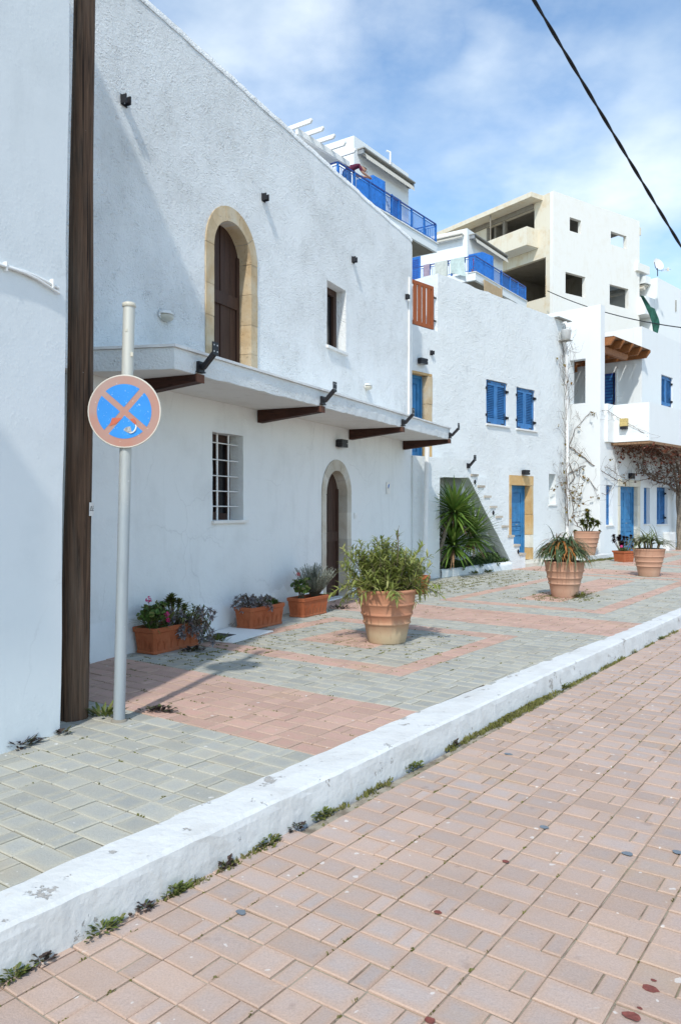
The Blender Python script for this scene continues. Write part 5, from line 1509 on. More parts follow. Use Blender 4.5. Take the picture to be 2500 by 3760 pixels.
def rosette(mb, c, R_, n, r, tilt=0, L=None, w=.016, axis=None, cup=.6):
    ax = axis or Vector((0,0,1)); ax = ax.normalized(); u = ax.orthogonal().normalized(); v = ax.cross(u)
    for i in range(n):
        f = i/n; a = i*2.399
        el = .15+cup*(f)
        d = (u*cos(a)+v*sin(a))*cos(el)+ax*sin(el)
        leaf(mb, Vector(c)+ax*.01*f, d, R_*(1-.55*f)*r.uniform(.9,1.1), w*(1-.3*f), -.15, 2, prof=[.45,1.0,.25])
def aeonium(name, label, cat, loc, mat, heads, seed, scale=1):
    r = random.Random(seed); t = thing(name, label, cat, FX, loc, local=True); st_ = M(); lf = M()
    for (x, y, z, R_) in heads:
        st_.tube([(x*.3,y*.3,-.03),(x*.7,y*.7,z*.5),(x,y,z)], [.014,.011,.009], 6)
        rosette(lf, (x,y,z), R_, 34, r, w=.022*R_/.11, axis=Vector((x*.9,y*.9-.30,.7)), cup=1.25)
        rosette(lf, (x,y,z-.012), R_*.9, 20, r, w=.022*R_/.11, axis=Vector((-x*.5,-.9,.25)), cup=.9)
    part('stems', st_, MAT['stem'], t); part('leaves', lf, MAT[mat], t)
    return t
aeonium('potted_aeonium', 'olive green rosette succulent in the pot on the white ledge', 'succulent', (7.30,22.82,.80), 'lf_aeonium',
        [(.02,0,.62,.15),(.0,-.05,.50,.16),(.16,-.02,.34,.17),(-.14,-.05,.30,.18),(.30,-.03,.28,.17),(.08,-.10,.24,.15),(.05,.05,.40,.15),(-.02,.0,.18,.14),(.37,-.05,.04,.08),(-.36,-.05,.04,.08),(-.33,-.1,.03,.07)], 5)

# rectangular troughs
def trough(label, loc, rot, L=.74, Wd=.34, Hh=.285):
    t = thing('terracotta_trough', label, 'plant trough', FX, loc, 'orange terracotta troughs along the wall', local=True)
    t.rotation_euler = (0,0,rot)
    mb = M()
    def ring(l, w, z, c=.022): return [(-l+c,-w,z),(l-c,-w,z),(l,-w+c,z),(l,w-c,z),(l-c,w,z),(-l+c,w,z),(-l,w-c,z),(-l,-w+c,z)]
    l, w = L/2, Wd/2
    seq = [ring(l-.045,w-.035,0),ring(l-.036,w-.026,.006),ring(l-.036,w-.026,.026),ring(l-.042,w-.032,.032),ring(l-.018,w-.014,Hh-.055),ring(l-.004,w-.002,Hh-.048),ring(l,w,Hh-.006),ring(l-.004,w-.004,Hh),ring(l-.028,w-.028,Hh),ring(l-.034,w-.034,Hh-.07)]
    vs = [v for R_ in seq for v in R_]; fs = [tuple(reversed(range(8)))]
    for i in range(len(seq)-1):
        for k in range(8): fs.append((8*i+k,8*i+(k+1)%8,8*i+8+(k+1)%8,8*i+8+k))
    mb.add(vs, fs); part('body', mb, MAT['trough'], t)
    # moulded fronds on the long and short sides
    mb = M()
    def frond(f, s0, big):
        h = .150 if big else .105
        for sg in (-1,1):
            pts = [f(s0+sg*.003,.045), f(s0+sg*.012,.045+h*.5), f(s0+sg*.030,.045+h*.85), f(s0+sg*.040,.045+h*.95)]
            mb.tube(pts, [.0055,.005,.0045,.002], 4)
        mb.tube([f(s0,.045), f(s0,.045+h*1.12)], [.0055,.002], 4)
    for sg in (-1,1):
        fl_ = lambda s, z, sg=sg: (s*(1-.055*(1-z/.29)), sg*(w-.030+.018*z/.25), z)
        for i in range(7): frond(fl_, -l+.075+i*(L-.15)/6, i % 2 == 0)
        fs_ = lambda s, z, sg=sg: (sg*(l-.040+.024*z/.25), s*(1-.1*(1-z/.29)), z)
        for i in range(3): frond(fs_, -.075+i*.075, i % 2 == 1)
    part('moulding', mb, MAT['trough'], t)
    part('soil', M().prism_z([(x,y) for x,y,_ in ring(l-.030,w-.030,0)], Hh-.09, Hh-.045), MAT['soil'], t)
    return t
RT = radians(90-32)
def centre(near, a=32, L=.72, Wd=.34):
    d = Vector((sin(radians(a)), cos(radians(a)),0)); i = Vector((-cos(radians(a)), sin(radians(a)),0))
    return Vector((*near,0)) + d*(L/2-.04) + i*(Wd/2-.05)
c1 = centre((-2.00,8.22), 30, .80); c2 = centre((-1.14,9.88)); c3 = centre((-.54,10.93))
t1 = trough('orange terracotta trough nearest the signpost, full of mixed plants', tuple(c1), radians(60), L=.80)
t2 = copy_tree(t1, c2, RT, 'orange terracotta trough with grey succulents, middle one along the wall'); t2.scale = (.92,.94,1.0)
t3 = copy_tree(t1, c3, RT, 'orange terracotta trough with red geranium and lavender, next to the big shrub pot'); t3.scale = (.86,.90,.97)
def on(tr, x, y, z=.25): return tr.location + Matrix.Rotation(tr.rotation_euler.z, 3, 'Z') @ Vector((x, y, z))

def geranium(label, loc, petal, seed, heads, n=7, hgt=.22):
    r = random.Random(seed); t = thing('geranium', label, 'flower', FX, tuple(loc), local=True); st_ = M(); lf = M(); fl_ = M()
    for k in range(n):
        a = r.uniform(0,2*pi); p = Vector((r.uniform(-.05,.05), r.uniform(-.04,.04), 0)); tip = p+Vector((cos(a)*r.uniform(.04,.17), sin(a)*.09, r.uniform(.5,1)*hgt))
        mid = p.lerp(tip,.5)+Vector((r.uniform(-.02,.02),r.uniform(-.02,.02),.03))
        st_.tube([p,mid,tip], [.007,.005,.004], 5)
        for q in (mid, tip, tip+Vector((0,0,.015)), p.lerp(tip,.7)):
            for _ in range(3):
                d = rdir(r,-.1,.6); c = q+d*.035; u = rdir(r,.2,1).normalized(); rr_ = r.uniform(.018,.032)
                s1 = u.orthogonal().normalized(); s2 = u.cross(s1)
                ring = [c+(s1*cos(2*pi*i/7)+s2*sin(2*pi*i/7))*rr_*(1+.12*(i%2))+u*(.006*(i%2)) for i in range(7)]
                lf.add([c-u*.005]+ring, [(0,1+i,1+(i+1)%7) for i in range(7)], 0, True); st_.tube([q,c], .002, 3, cap=False)
    for (x,y,z,R_) in heads:
        st_.tube([(x*.4,y*.4,.05),(x,y,z)], .003, 4)
        for _ in range(34):
            d = rdir(r); c = Vector((x,y,z))+d*R_*r.uniform(.5,1); s1 = d.orthogonal().normalized(); s2 = d.cross(s1); q = .010
            fl_.add([c+s1*q,c+s2*q,c-s1*q,c-s2*q], [(0,1,2,3)])
    part('stems', st_, MAT['stem'], t); part('leaves', lf, MAT['lf_geranium'], t); part('flower_head', fl_, MAT[petal], t)
geranium('pink flowered geranium in the nearest trough, beside the signpost', on(t1,-.26,0), 'petal_pink', 3, [(-.03,-.02,.33,.042),(.18,-.08,.18,.036),(.20,-.10,.12,.03)], 22, .26)
geranium('red flowered geranium in the trough by the lavender', on(t3,-.17,.02), 'petal_red', 5, [(-.03,-.03,.36,.036)], 14, .28)
def straps(name, label, cat, loc, mat, n, L, w, seed, droop=1.6):
    r = random.Random(seed); t = thing(name, label, cat, FX, tuple(loc), local=True); lf = M()
    for _ in range(n):
        a = r.uniform(0,2*pi); d = Vector((cos(a)*.8,sin(a)*.8,r.uniform(.5,1.6))).normalized()
        leaf(lf, (r.uniform(-.03,.03),r.uniform(-.03,.03),0), d, L*r.uniform(.7,1.15), w*r.uniform(.8,1.2), droop*r.uniform(.6,1.2), 6, prof=[.7,1,1,.8,.5,.05])
    part('leaves', lf, MAT[mat], t); return t
straps('spider_plant', 'striped strap leaved plant in the middle of the nearest trough', 'plant', on(t1,.02,.02), 'lf_spider', 40, .40, .013, 8)
straps('spider_plant', 'striped strap leaved plant hanging at the right end of the nearest trough', 'plant', on(t1,.22,-.03), 'lf_spider', 30, .36, .012, 9)
straps('grass_clump', 'thin grassy clump at the left end of the nearest trough', 'plant', on(t1,-.30,-.02), 'lf_geranium', 40, .28, .008, 10)
def ghost(label, loc, pts, seed, mat='lf_ghost', R_=.05):
    r = random.Random(seed); t = thing('rosette_succulent', label, 'succulent', FX, tuple(loc), local=True); st_ = M(); lf = M()
    for (x,y,z) in pts:
        q = Vector((x,y,z)); st_.tube([(x*.5,y*.3+.02,.0),(x*.8,y*.7,max(z,.0)+.05),q], [.007,.006,.005], 4)
        rosette(lf, q, R_*r.uniform(.75,1.2), 15, r, w=.0135, axis=Vector((r.uniform(-.4,.4),-.9+r.uniform(-.3,.3),.5)), cup=.8)
    part('stems', st_, MAT['stem'], t); part('leaves', lf, MAT[mat], t)
rg = random.Random(31)
ghost('grey rosette succulent trailing over the front of the nearest trough', on(t1,.10,-.08,.27), [(rg.uniform(-.14,.40), rg.uniform(-.20,.06), rg.uniform(-.06,.16)-.14*(i%3==0)) for i in range(46)], 3, R_=.062)
ghost('grey pink rosette succulent covering the left half of the middle trough', on(t2,-.12,-.05,.28), [(rg.uniform(-.30,.20), rg.uniform(-.20,.08), rg.uniform(-.04,.13)) for i in range(40)], 4, R_=.058)
ghost('dark green rosette succulent at the right end of the middle trough', on(t2,.17,.03,.26), [(rg.uniform(-.13,.16), rg.uniform(-.08,.08), rg.uniform(.0,.09)) for i in range(26)], 5, 'lf_geranium', .05)
aeonium('tall_aeonium', 'dark green upright succulent at the back of the nearest trough', 'succulent', tuple(on(t1,.14,.08)), 'lf_aeonium', [(.0,.0,.30,.085),(.02,0,.25,.08),(-.04,.02,.25,.085),(.08,.02,.24,.08),(-.10,0,.20,.08),(.14,.01,.18,.08)], 7)
def bushy(name, label, cat, loc, mat, n, L, hgt, spread, ll, lw, seed, gap=.012):
    r = random.Random(seed); t = thing(name, label, cat, FX, tuple(loc), local=True); st_ = M(); lf = M()
    for _ in range(n):
        a = r.uniform(0,2*pi); o = r.random()*spread
        d = Vector((cos(a)*o,sin(a)*o,1)).normalized(); p = Vector((cos(a)*o*.05,sin(a)*o*.05,0)); Lk = L*r.uniform(.6,1.1)
        pts = [p+d*(Lk*i/5)+Vector((r.uniform(-.01,.01),r.uniform(-.01,.01),0)) for i in range(6)]
        st_.tube(pts, [.003,.003,.0025,.002,.002,.001], 3, cap=False)
        k = int(Lk*.75/gap)
        for i in range(k):
            f = .25+.75*i/k; x = f*5; b = min(4,int(x)); q = pts[b].lerp(pts[b+1], x-b); s = rdir(r,-.2,.6)
            leaf(lf, q, (s+d*.9), ll*r.uniform(.7,1.2), lw, .1, 1, prof=[1,.15])
    part('stems', st_, MAT['stem'], t); part('foliage', lf, MAT[mat], t); return t
bushy('lavender_bush', 'grey green lavender bush in the trough next to the big shrub pot', 'shrub', on(t3,.20,.02), 'lf_lavender', 260, .46, .3, .85, .036, .0042, 14, .010)
bushy('sprig_plant', 'small dark leaved sprig growing from the paving right of the nearest trough', 'plant', c1+Vector((.27,.32,0)), 'lf_geranium', 26, .46, .3, .8, .06, .013, 15, .03)
# little round pot behind the big one
sp_ = thing('small_pot', 'small orange clay pot behind the big shrub pot, before the stair', 'plant pot', FX, (1.42,14.0,0), local=True)
part('body', M().lathe([(0,0),(.15,0),(.195,.27),(.215,.275),(.218,.325),(.205,.33),(.19,.30)], 26), MAT['trough'], sp_)
part('soil', M().lathe([(.19,.29),(0,.30)], 16), MAT['soil'], sp_)
bushy('potted_herb', 'low green plant in the small clay pot behind the big shrub', 'plant', (1.42,14.0,.29), 'lf_oleander', 40, .36, .3, .9, .07, .008, 16, .03)
# purple succulent in a square pot
sq = thing('square_pot', 'square orange clay pot with black purple succulents by the blue double door', 'plant pot', FX, (8.10,21.98,0), local=True)
sq.rotation_euler = (0,0,radians(25))
mb = M(); vs = []
for (h_, z) in ((.175,0),(.18,.02),(.205,.26),(.225,.265),(.23,.315),(.20,.315),(.19,.28)):
    vs += [(-h_,-h_,z),(h_,-h_,z),(h_,h_,z),(-h_,h_,z)]
fs = [(3,2,1,0)]
for i in range(6):
    for k in range(4): fs.append((4*i+k,4*i+(k+1)%4,4*i+4+(k+1)%4,4*i+4+k))
mb.add(vs, fs); part('body', mb, MAT['trough'], sq)
mb = M()
for i in range(5):
    for z in (.06,.13,.20): mb.ball((-.14+.07*i,-.185-.02*z/.26,z), (.018,.006,.022), 6, 4); mb.ball((.185+.02*z/.26,-.14+.07*i,z), (.006,.018,.022), 6, 4)
part('moulding', mb, MAT['trough'], sq); part('soil', M().box(-.19,.19,-.19,.19,.24,.285), MAT['soil'], sq)
rq = random.Random(2)
aeonium('purple_aeonium', 'black purple rosette succulent in the square clay pot', 'succulent', (8.10,21.98,.28), 'lf_purple',
        [(rq.uniform(-.30,.12), rq.uniform(-.1,.1), rq.uniform(.22,.52), .10) for _ in range(11)]+[(.26,-.05,.34,.10),(.32,-.05,.24,.10),(.20,0,.44,.09),(.24,0,.14,.09)], 9)
bushy('low_flowers', 'low green plant with one pink flower at the foot of the purple succulent', 'flower', (8.05,21.86,.29), 'lf_geranium', 40, .15, .1, 1.2, .04, .012, 18, .02)
part('flower', M().ball((-.12,-.16,.16), (.045,.03,.04), 8, 6), MAT['petal_pink'], [o for o in bpy.data.objects if o.name.startswith('low_flowers')][0])
bushy('wall_plant', 'green sprig at the foot of the vine trunk by the last blue door', 'plant', FH.p(28.95,9.8,.05), 'lf_geranium', 24, .75, .6, .25, .08, .02, 19, .04)

# ------------------------------------------------------------------ yucca and ivy below the stair
def yucca(label, h, d, trunk, heads, seed):
    r = random.Random(seed); t = thing('yucca', label, 'yucca', FH, (h,d,.12), 'yuccas in the opening below the stair', local=True)
    part('trunk', M().tube(trunk, [.055-.004*i for i in range(len(trunk))], 9), MAT['bark'], t)
    for (c, L, n) in heads:
        lf = M(); c = Vector(c)
        for i in range(n):
            z = -.55+1.5*(i/n); a = i*2.399+r.uniform(-.2,.2); q = sqrt(max(.05, 1-min(1,abs(z))**2))
            dd_ = Vector((q*cos(a), q*sin(a), z+.12)).normalized()
            leaf(lf, c+dd_*.03+Vector((0,0,-.10+.14*i/n)), dd_, L*r.uniform(.75,1.1), .032*r.uniform(.85,1.15), .35 if z > .2 else .55, 4, prof=[.7,1.0,.85,.5,.03])
        part('leaf_crown', lf, MAT['lf_yucca'], t)
        dl = M()
        for i in range(16):
            a = r.uniform(0,2*pi); leaf(dl, c+Vector((0,0,-.12-.05*r.random())), (cos(a)*.7,sin(a)*.7,-.5), L*r.uniform(.4,.75), .022, .8, 3, prof=[.7,1,.6,.05])
        part('dead_leaves', dl, MAT['reed'], t)
yucca('tall yucca leaning from the left side of the stair opening', 14.18, 10.10, [(.02,0,0),(.05,-.05,.45),(.13,-.12,.85),(.25,-.25,1.32)], [((.27,-.28,1.38), .80, 130)], 3)
yucca('spreading yucca with two low crowns in the middle of the stair opening', 14.30, 10.15, [(.05,0,0),(.12,-.06,.25),(.22,-.16,.52)], [((.27,-.22,.62), .84, 120),((1.10,-.20,.80), .80, 120),((.80,-.05,1.25), .76, 100)], 5)
r = random.Random(6); iv = M()
for _ in range(6500):
    s = r.uniform(14.1,17.12); d = r.uniform(9.94,10.62); zt = .24+.30*(.5+.5*sin(s*2.3))*(1-abs(s-15.9)/2.6) if d > 9.97 else .13
    if s > 16.75 and d < 10.2: zt = min(zt, .28)
    z = r.uniform(.10, max(.14, zt)); u = rdir(r,.0,1); u.y -= .5; u.normalize(); q = r.uniform(.016,.034); s1 = u.orthogonal().normalized(); s2 = u.cross(s1); c = Vector((s,d,z))
    iv.add([c+s1*q,c+s2*q*.8,c-s1*q,c-s2*q*.8], [(0,1,2,3)])
for k in range(3):
    s0 = 14.9+.75*k
    for j in range(16):
        c = Vector((s0+r.uniform(-.08,.08), 9.86+r.uniform(-.02,.02), .20-.006*j*r.random())); u = Vector((r.uniform(-.4,.4),-1,r.uniform(-.2,.6))).normalized(); s1 = u.orthogonal().normalized(); s2 = u.cross(s1); q = .022
        iv.add([c+s1*q,c+s2*q*.8,c-s1*q,c-s2*q*.8], [(0,1,2,3)])
solo('ivy_cover', iv, MAT['lf_ivy'], 'dark ivy covering the soil below the stair', fr=FH, base=(15.5,10.1,.12), kind='stuff')

# ------------------------------------------------------------------ bare vines
def wander(mb, r, p, d, L, rad, step=.07, wob=.35, keep=None, children=0, depth=0, leaves=None, ldens=0):
    p = Vector(p); d = Vector(d).normalized(); pts = [p.copy()]; n = max(3, int(L/step))
    for i in range(n):
        d = (d + Vector((r.uniform(-wob,wob), r.uniform(-wob,wob)*.35, r.uniform(-wob,wob)))).normalized()
        p = p + d*step
        if keep: p, d = keep(p, d)
        pts.append(p.copy())
        if leaves is not None and r.random() < ldens:
            for _ in range(3):
                u = rdir(r); s1 = u.orthogonal().normalized(); s2 = u.cross(s1); q = r.uniform(.022,.045); c = p+rdir(r)*.04
                leaves.add([c+s1*q,c+s2*q,c-s1*q,c-s2*q], [(0,1,2,3)])
        if children and depth < 2 and r.random() < children:
            wander(mb, r, p, (d+rdir(r)*.9), L*r.uniform(.25,.5), rad*.6, step, wob*1.2, keep, children*.5, depth+1, leaves, ldens)
    mb.tube(pts, [max(.0022, rad*(1-.7*i/n)) for i in range(n+1)], 4, cap=False)
def vine(label, frame, base, routes, seed, keep, wood='twig', leafm='lf_dry', ldens=.05, grp=None):
    r = random.Random(seed); t = thing('bare_vine', label, 'vine', frame, base, grp)
    mb = M(); lf = M()
    for (p, d, L, rad, ch) in routes: wander(mb, r, p, d, L, rad, keep=keep, children=ch, leaves=lf, ldens=ldens)
    part('stem', mb, MAT[wood], t)
    if lf.v: part('dry_leaf', lf, MAT[leafm], t, kind='stuff')
    return t
def path_vine(mb, r, pts, rad, wob=.02):
    P_ = []
    for a, b in zip(pts, pts[1:]):
        a = Vector(a); b = Vector(b); n = max(2, int((b-a).length/.09))
        P_ += [a.lerp(b, i/n)+Vector((r.uniform(-wob,wob), r.uniform(-wob,wob)*.3, r.uniform(-wob,wob))) for i in range(n)]
    P_.append(Vector(pts[-1])); n = len(P_)
    mb.tube(P_, [rad*(1-.55*i/n) for i in range(n)], 5)
    return P_
def k1(p, d):
    p.y = min(max(p.y, 10.52), 10.72); 
    if p.x < 20.9: d.x = abs(d.x)
    if p.x > 22.6: d.x = -abs(d.x)
    if p.z > 6.95: d.z = -abs(d.z)
    return p, d
rts = [((21.60,10.66,z), (r_.uniform(-.5,.5),0,r_.uniform(.2,1)), r_.uniform(.7,1.5), .005, .16) for r_ in [random.Random(44)] for z in [.9+.11*i for i in range(54)]]
rts += [((21.62,10.6,1.0), (0.02,0,1), 5.8, .013, .10), ((21.75,10.6,4.2), (.3,0,.6), 2.4, .006, .2), ((21.5,10.6,6.3), (.6,0,-.2), 1.3, .005, .25), ((21.6,10.6,6.5), (-.3,0,-.8), 1.4, .005, .25)]
vine('bare tangled vine climbing the rain pipe between the stair house and the pier', FH, (21.6,10.66,0), rts, 44, k1, ldens=.012)
# vine on the pier and across to the balcony, in world-frame FH
r = random.Random(50); t = thing('bare_vine', 'bare vine stretched across the pier front and over the narrow blue shutter', 'vine', FH, (22.5,10.0,.5))
mb = M(); lf = M()
LV = 22.715     # left face of the pier
Pp = []
Pp += path_vine(mb, r, [(LV-.02,11.7,3.9),(LV-.02,11.0,3.4),(LV-.02,10.35,2.9),(22.9,10.04,2.62),(23.6,10.02,2.45),(24.4,10.0,2.35),(25.2,9.95,2.7),(26.2,9.85,3.1)], .016)
Pp += path_vine(mb, r, [(LV-.02,12.0,2.75),(LV-.02,11.1,2.62),(LV-.02,10.6,2.85),(23.1,10.04,2.80),(23.9,10.0,2.55),(24.5,9.95,2.42)], .014)
Pp += path_vine(mb, r, [(LV-.02,11.5,1.2),(LV-.02,11.3,2.0),(LV-.02,10.9,2.5),(LV-.02,11.2,3.2),(LV-.02,10.9,4.0),(LV-.02,10.4,4.5),(22.9,10.0,4.55),(23.45,9.9,4.4),(23.46,9.3,4.0),(23.5,8.95,3.7)], .012)
Pp += path_vine(mb, r, [(LV-.02,10.5,2.5),(LV-.02,10.2,2.1),(22.95,10.03,1.95),(23.5,10.0,2.15),(23.6,10.0,2.5)], .009)
for q in Pp[::2]:
    def k2(p, d):
        if p.x < 23.0: p.x = min(p.x, LV-.012)
        p.y = min(p.y, 12.4); 
        if p.x > 23.0: p.y = min(p.y, 10.06)
        return p, d
    wander(mb, r, q, rdir(r), r.uniform(.2,.8), .0042, keep=k2, children=.14, leaves=lf, ldens=.06 if q.x < 22.8 else .015)
part('stem', mb, MAT['twig'], t); part('dry_leaf', lf, MAT['lf_dry'], t, kind='stuff')
# vine growing out of the ledge pot
r = random.Random(52); t = thing('bare_vine', 'crooked bare branch rising from the pot on the ledge', 'vine', FX, (7.15,22.75,.75))
mb = M(); lf = M()
Pp = path_vine(mb, r, [(7.25,22.8,.78),(7.02,22.75,1.0),(6.86,22.72,1.35),(6.88,22.74,1.75),(6.72,22.72,2.15),(6.70,22.7,2.4)], .017, .025)
for q in Pp[3:]:
    wander(mb, r, q, rdir(r,-.1,.9), r.uniform(.2,.6), .008, children=.15, leaves=lf, ldens=.16)
part('stem', mb, MAT['twig'], t); part('dry_leaf', lf, MAT['lf_dry'], t, kind='stuff')
# the old vine with twisted trunk that roofs the doorway
r = random.Random(60); t = thing('old_vine', 'old leafless grape vine with twisted pale trunk spreading under the balcony', 'vine', FH, (28.9,9.85,0))
tr = M()
for ph in (0, 2.1, 4.2):
    tr.tube([(28.93-.20*z/3.3+.05*cos(ph+z*2.4)-.02*sin(z*4), 9.84+.05*sin(ph+z*2.4), z) for z in [.1*i-.05 for i in range(25)]], [.062-.010*(z/24) for z in range(25)], 7)
part('trunk', tr, MAT['bark'], t)
mb = M(); lf = M(); Pp = []
for tgt in ([(28.72,9.8,2.2),(28.55,9.7,2.8),(28.45,9.5,3.45)],[(28.7,9.8,2.1),(28.1,9.7,2.55),(27.6,9.6,2.9),(27.0,9.5,3.45)],[(28.7,9.8,2.0),(27.7,9.8,2.35),(26.8,9.85,2.42),(26.0,9.9,2.6),(25.4,9.85,2.95),(25.0,9.6,3.4)],
            [(28.75,9.8,2.1),(29.2,9.7,2.6),(29.8,9.6,2.7),(30.5,9.4,3.4)],[(28.75,9.8,1.9),(29.1,9.6,2.5),(29.0,9.4,3.1),(29.4,9.2,3.45)],[(28.5,9.7,2.7),(27.9,9.6,3.1),(26.8,9.4,3.3),(25.5,9.2,3.42),(24.3,9.0,3.48)],[(27.6,9.7,2.9),(26.9,9.6,2.6),(26.2,9.6,2.45),(25.4,9.7,2.7),(24.8,9.8,2.65)]):
    Pp += path_vine(mb, r, tgt, .032, .03)
def k3(p, d):
    if p.z > 3.49: p.z = 3.49; d.z = -abs(d.z)
    p.y = min(p.y, 10.03)
    return p, d
for q in Pp[::1]:
    wander(mb, r, q, rdir(r,-.3,1), r.uniform(.3,1.2), .011, keep=k3, children=.12, leaves=lf, ldens=.05)
for i in range(120):
    s = r.uniform(23.6,32); wander(mb, r, (s, r.uniform(8.85,9.9), r.uniform(3.3,3.5)), rdir(r,-.6,.1), r.uniform(.4,1.2), .008, keep=k3, children=.10, leaves=lf, ldens=.16)
part('stem', mb, MAT['twig'], t); part('rust_leaf', lf, MAT['lf_red'], t, kind='stuff')
mb = M()
for i in range(2600):
    s = 23.5+ (r.random()**.8)*8.5; c = Vector((s, r.uniform(8.82,10.0), 3.49-abs(r.gauss(0,.07)))); u = rdir(r); s1 = u.orthogonal().normalized(); s2 = u.cross(s1); q = r.uniform(.02,.05)
    mb.add([c+s1*q,c+s2*q*.5,c-s1*q,c-s2*q*.5], [(0,1,2,3)])
part('dead_leaf_mat', mb, MAT['brown_plant'], t, kind='stuff')

# ------------------------------------------------------------------ weeds and moss
def weed(label, frame, base, n, R_, mat, seed, lw=.014, ll=.05, flat=.6, cat='weed', grp='weeds at the foot of the kerb'):
    r = random.Random(seed); t = thing('weed', label, cat, frame, base, grp, local=True); lf = M()
    for _ in range(n):
        a = r.uniform(0,2*pi); q = R_*sqrt(r.random())*r.uniform(.3,1); z = r.uniform(0,.045)*(1-q/R_*.6)
        d = Vector((cos(a),sin(a)*.6,r.uniform(.05,1.3-flat)))
        leaf(lf, (q*cos(a)*1.7, q*sin(a)*.45, z), d, ll*r.uniform(.5,1.2), lw*r.uniform(.6,1.2), r.uniform(-.2,.8), 2, prof=[.3,1.0,.35])
    part('leaves', lf, MAT[mat], t); return t
def kd(k, off=.022): return (k, kerb_out(k)-off, ROAD_Z-.004)
KW = [(1.62,60,.07,'lf_weed','leafy green weed at the kerb foot in the bottom left corner'),
      (1.73,26,.05,'lf_weed_dark','dark upright weed at the kerb foot near the bottom left corner'),
      (2.02,70,.10,'lf_weed','green weed with grass blades, second clump along the kerb foot from the left'),
      (2.24,36,.06,'lf_weed_dark','dark round leaved weed, third clump along the kerb foot from the left'),
      (2.42,60,.07,'lf_weed','green weed between dark ones below the flaking patch of the kerb'),
      (2.75,34,.05,'lf_weed_dark','small purple weed at the kerb foot beyond the flaking patch'),
      (3.06,60,.07,'lf_weed','broad green weed where the kerb foot has a smear of cement'),
      (3.30,40,.06,'lf_weed_dark','dark purple weed beside the pale broken paver at the kerb'),
      (3.52,70,.08,'lf_weed','broad leaved bright green weed, middle of the kerb foot'),
      (4.55,80,.09,'lf_weed','big leaved weed at the kerb foot opposite the pink band'),
      (5.15,36,.05,'lf_weed_dark','low dark weed just past the big leaved one'),
      (6.05,60,.10,'lf_moss','yellow green mossy cushion at the kerb foot'),
      (6.55,80,.12,'lf_moss','long yellow green mossy cushion opposite the big shrub pot'),
      (7.45,40,.07,'lf_weed','small green weed further along the kerb'),
      (9.7,50,.08,'lf_moss','mossy tuft far along the kerb before its stained stretch'),
      (10.9,60,.10,'lf_weed','tall dry weed at the stained stretch of the kerb, far right')]
for i, (k, n, R_, mt_, lab) in enumerate(KW):
    weed(lab, FK, kd(k), n, R_*.75, mt_, 70+i, lw=.007 if 'moss' in mt_ else .009, ll=.024 if 'moss' in mt_ else .032, flat=.7 if i % 2 else .4)
weed('dark weed clump at the foot of the corner house, left edge', FK, (2.88,4.70,.0), 60, .09, 'lf_weed_dark', 101, ll=.07, grp='weeds along the house walls')
weed('green weed at the foot of the brown utility pole', FX, (-1.78,5.80,.0), 60, .09, 'lf_weed', 102, ll=.09, flat=.1, grp='weeds along the house walls')
weed('rust coloured weed at the foot of the white corner house', FX, (-1.95,5.36,.0), 24, .03, 'lf_weed_dark', 103, ll=.05, flat=.1, grp='weeds along the house walls')
weed('purple weed where the paving meets the arched house, behind the pole', FX, (-2.55,8.65,.0), 90, .14, 'lf_weed_dark', 104, ll=.05, grp='weeds along the house walls')
weed('dark purple weed on the paving between post and pink bricks', FX, (-1.40,5.95,.0), 90, .10, 'lf_weed_dark', 105, ll=.04, grp='weeds along the house walls')
weed('dark dry weed at the wall between the nearest and the middle trough', FX, (-1.62,10.1,.0), 110, .16, 'lf_weed_dark', 106, ll=.08, flat=.2, grp='weeds along the house walls')
weed('dark weed creeping right of the lavender trough', FX, (-.02,11.9,.0), 70, .18, 'lf_weed_dark', 107, ll=.06, grp='weeds along the house walls')
weed('small green weed at the foot of the planter edge under the yucca', FH, (15.35,9.86,.0), 50, .10, 'lf_weed', 108, ll=.08, flat=.1, grp='weeds along the house walls')
weed('small bushy weed right of the other one below the planter edge', FH, (15.95,9.86,.0), 60, .12, 'lf_weed', 109, ll=.08, flat=.2, grp='weeds along the house walls')
weed('brown leaved weed at the foot of the nearest trough', FX, (-1.62,8.42,.0), 60, .09, 'lf_weed_dark', 110, ll=.06, flat=.2, grp='weeds along the house walls')
weed('green rosette weed between the nearest trough and the drain cover', FX, (-1.45,9.05,.0), 60, .09, 'lf_weed', 111, ll=.10, flat=.2, grp='weeds along the house walls')
weed('yellow green tuft at the front of the aloe pot', FX, (4.18,13.36,.0), 60, .10, 'lf_moss', 112, ll=.09, flat=.0, grp='weeds along the house walls')

r = random.Random(90); ms = M()
def tuft(frame, s, d, z, L, along, n=7, h=.016):
    for _ in range(n):
        o = r.gauss(0, L*.4); x = r.gauss(0, .006)
        p = frame.p(s+(o if along else x), d+(x if along else o), z)
        u = Vector((r.uniform(-1,1), r.uniform(-1,1), 0)).normalized(); q = r.uniform(.004,.010)
        up = Vector((r.uniform(-.6,.6), r.uniform(-.6,.6), 1)).normalized()*h*r.uniform(.5,1.3)
        ms.add([p-u*q, p+u*q, p+u*q*.5+up, p-u*q*.5+up], [(0,1,2,3)])
O0 = 3.52-LANE*4
def joint_tufts(count, kc, nc, sk, sn, L=.06, n=7, h=.014):
    for _ in range(count):
        k = r.gauss(kc, sk); d = r.gauss(-nc, sn)
        if d < kerb_in(k)+.02 or not walk_keep(k, d): continue
        if r.random() < .6: k = round(k/.162)*.162; tuft(FK, k, d, -.006, L, False, n, h)
        else: d = O0+round((d-O0)/LANE)*LANE; tuft(FK, k, d, -.006, L, True, n, h)
joint_tufts(150, 7.1, -5.2, .75, .55, .05, 8, .010)
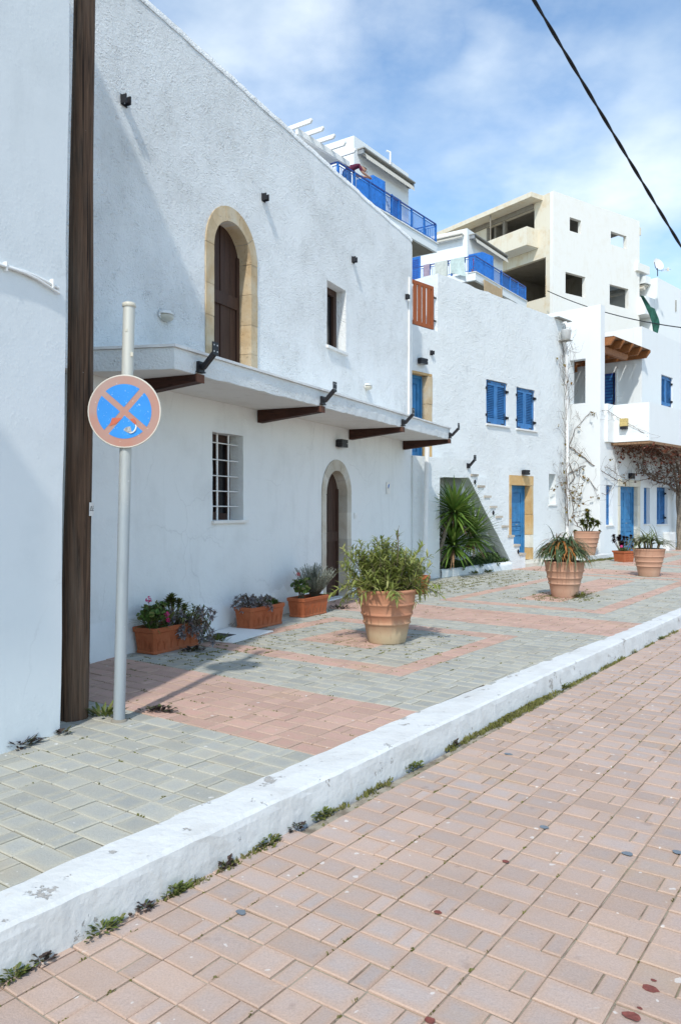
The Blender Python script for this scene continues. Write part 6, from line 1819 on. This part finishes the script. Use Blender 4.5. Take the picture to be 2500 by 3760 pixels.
joint_tufts(60, 7.6, -4.3, .5, .35, .06, 10, .012)
joint_tufts(130, 8.2, -6.3, 1.1, .35, .05, 7, .010)
joint_tufts(160, 6.0, -6.1, .6, .3, .05, 7, .014)
joint_tufts(420, 14.2, -7.3, 1.6, .45, .09, 10, .02)
joint_tufts(120, 13.2, -4.75, .4, .3, .09, 10, .02)
joint_tufts(220, 12, -5, 5, 1.6, .05, 5, .012)
joint_tufts(260, 20, -5.5, 4, 1.6, .09, 6, .015)
joint_tufts(90, 4.2, -4.6, 1.0, .7, .04, 5, .010)
for _ in range(900):
    k = r.uniform(1.4, 14)
    if sin(k*5.1)+sin(k*2.3+1)+.5*sin(k*11) < -.15: continue
    tuft(FK, k, kerb_out(k)-abs(r.gauss(0,.018))-.012, ROAD_Z-.006, .05, True, 5, .018 if r.random() < .8 else .035)
for _ in range(200):
    k = r.gauss(6.4,.4); tuft(FK, k, kerb_out(k)-abs(r.gauss(0,.03))-.012, ROAD_Z-.004, .06, True, 8, .03)
for _ in range(380):
    k = r.uniform(1.3, 12); d = kerb_out(k)-abs(r.gauss(0,1.0))-.03
    li = -.45+round((d+.45)/LANE)*LANE; tuft(FK, k, li, ROAD_Z-.006, .03, True, 5, .008)
for _ in range(350):
    h = r.uniform(20.8, 23.0); tuft(FH, r.uniform(20.5,25.5), 9.72-abs(r.gauss(0,.10)), -.004, .1, True, 8, .05)
solo('ground_moss', ms, MAT['lf_moss'], 'moss and grass tufts growing in the paving joints', kind='stuff')

# dark stains and droppings on the road are flat spots a few millimetres proud of the pavers
def spots(name, mat, lst, frame, z, label):
    mb = M(); r = random.Random(5)
    for (k, d, a, b) in lst:
        n = 12; mb.add([(k+a*cos(2*pi*i/n)*r.uniform(.8,1.15), d+b*sin(2*pi*i/n)*r.uniform(.8,1.15), z) for i in range(n)], [tuple(range(n))])
    solo(name, mb, mat, label, fr=frame, base=(lst[0][0],lst[0][1],z), kind='stuff')
spots('road_stain', plain('dried_red_stain', (.20,.060,.045), .6, var=.3, scale=60), [(2.977,.739,.022,.030),(2.78,.751,.024,.034),(3.038,.743,.008,.012),(2.839,.741,.008,.010),(2.989,1.641,.016,.018),(2.342,1.316,.018,.020),(3.618,1.599,.016,.018)], FK, ROAD_Z+.004, 'dried dark red stains on the road pavers')
spots('road_spot', plain('blue_grey_gum', (.17,.20,.23), .7), [(4.132,1.596,.022,.026),(4.071,1.125,.024,.030),(4.242,.919,.024,.030),(2.478,2.343,.020,.026),(5.201,2.28,.024,.030)], FK, ROAD_Z+.004, 'blue grey gum spots on the road pavers')
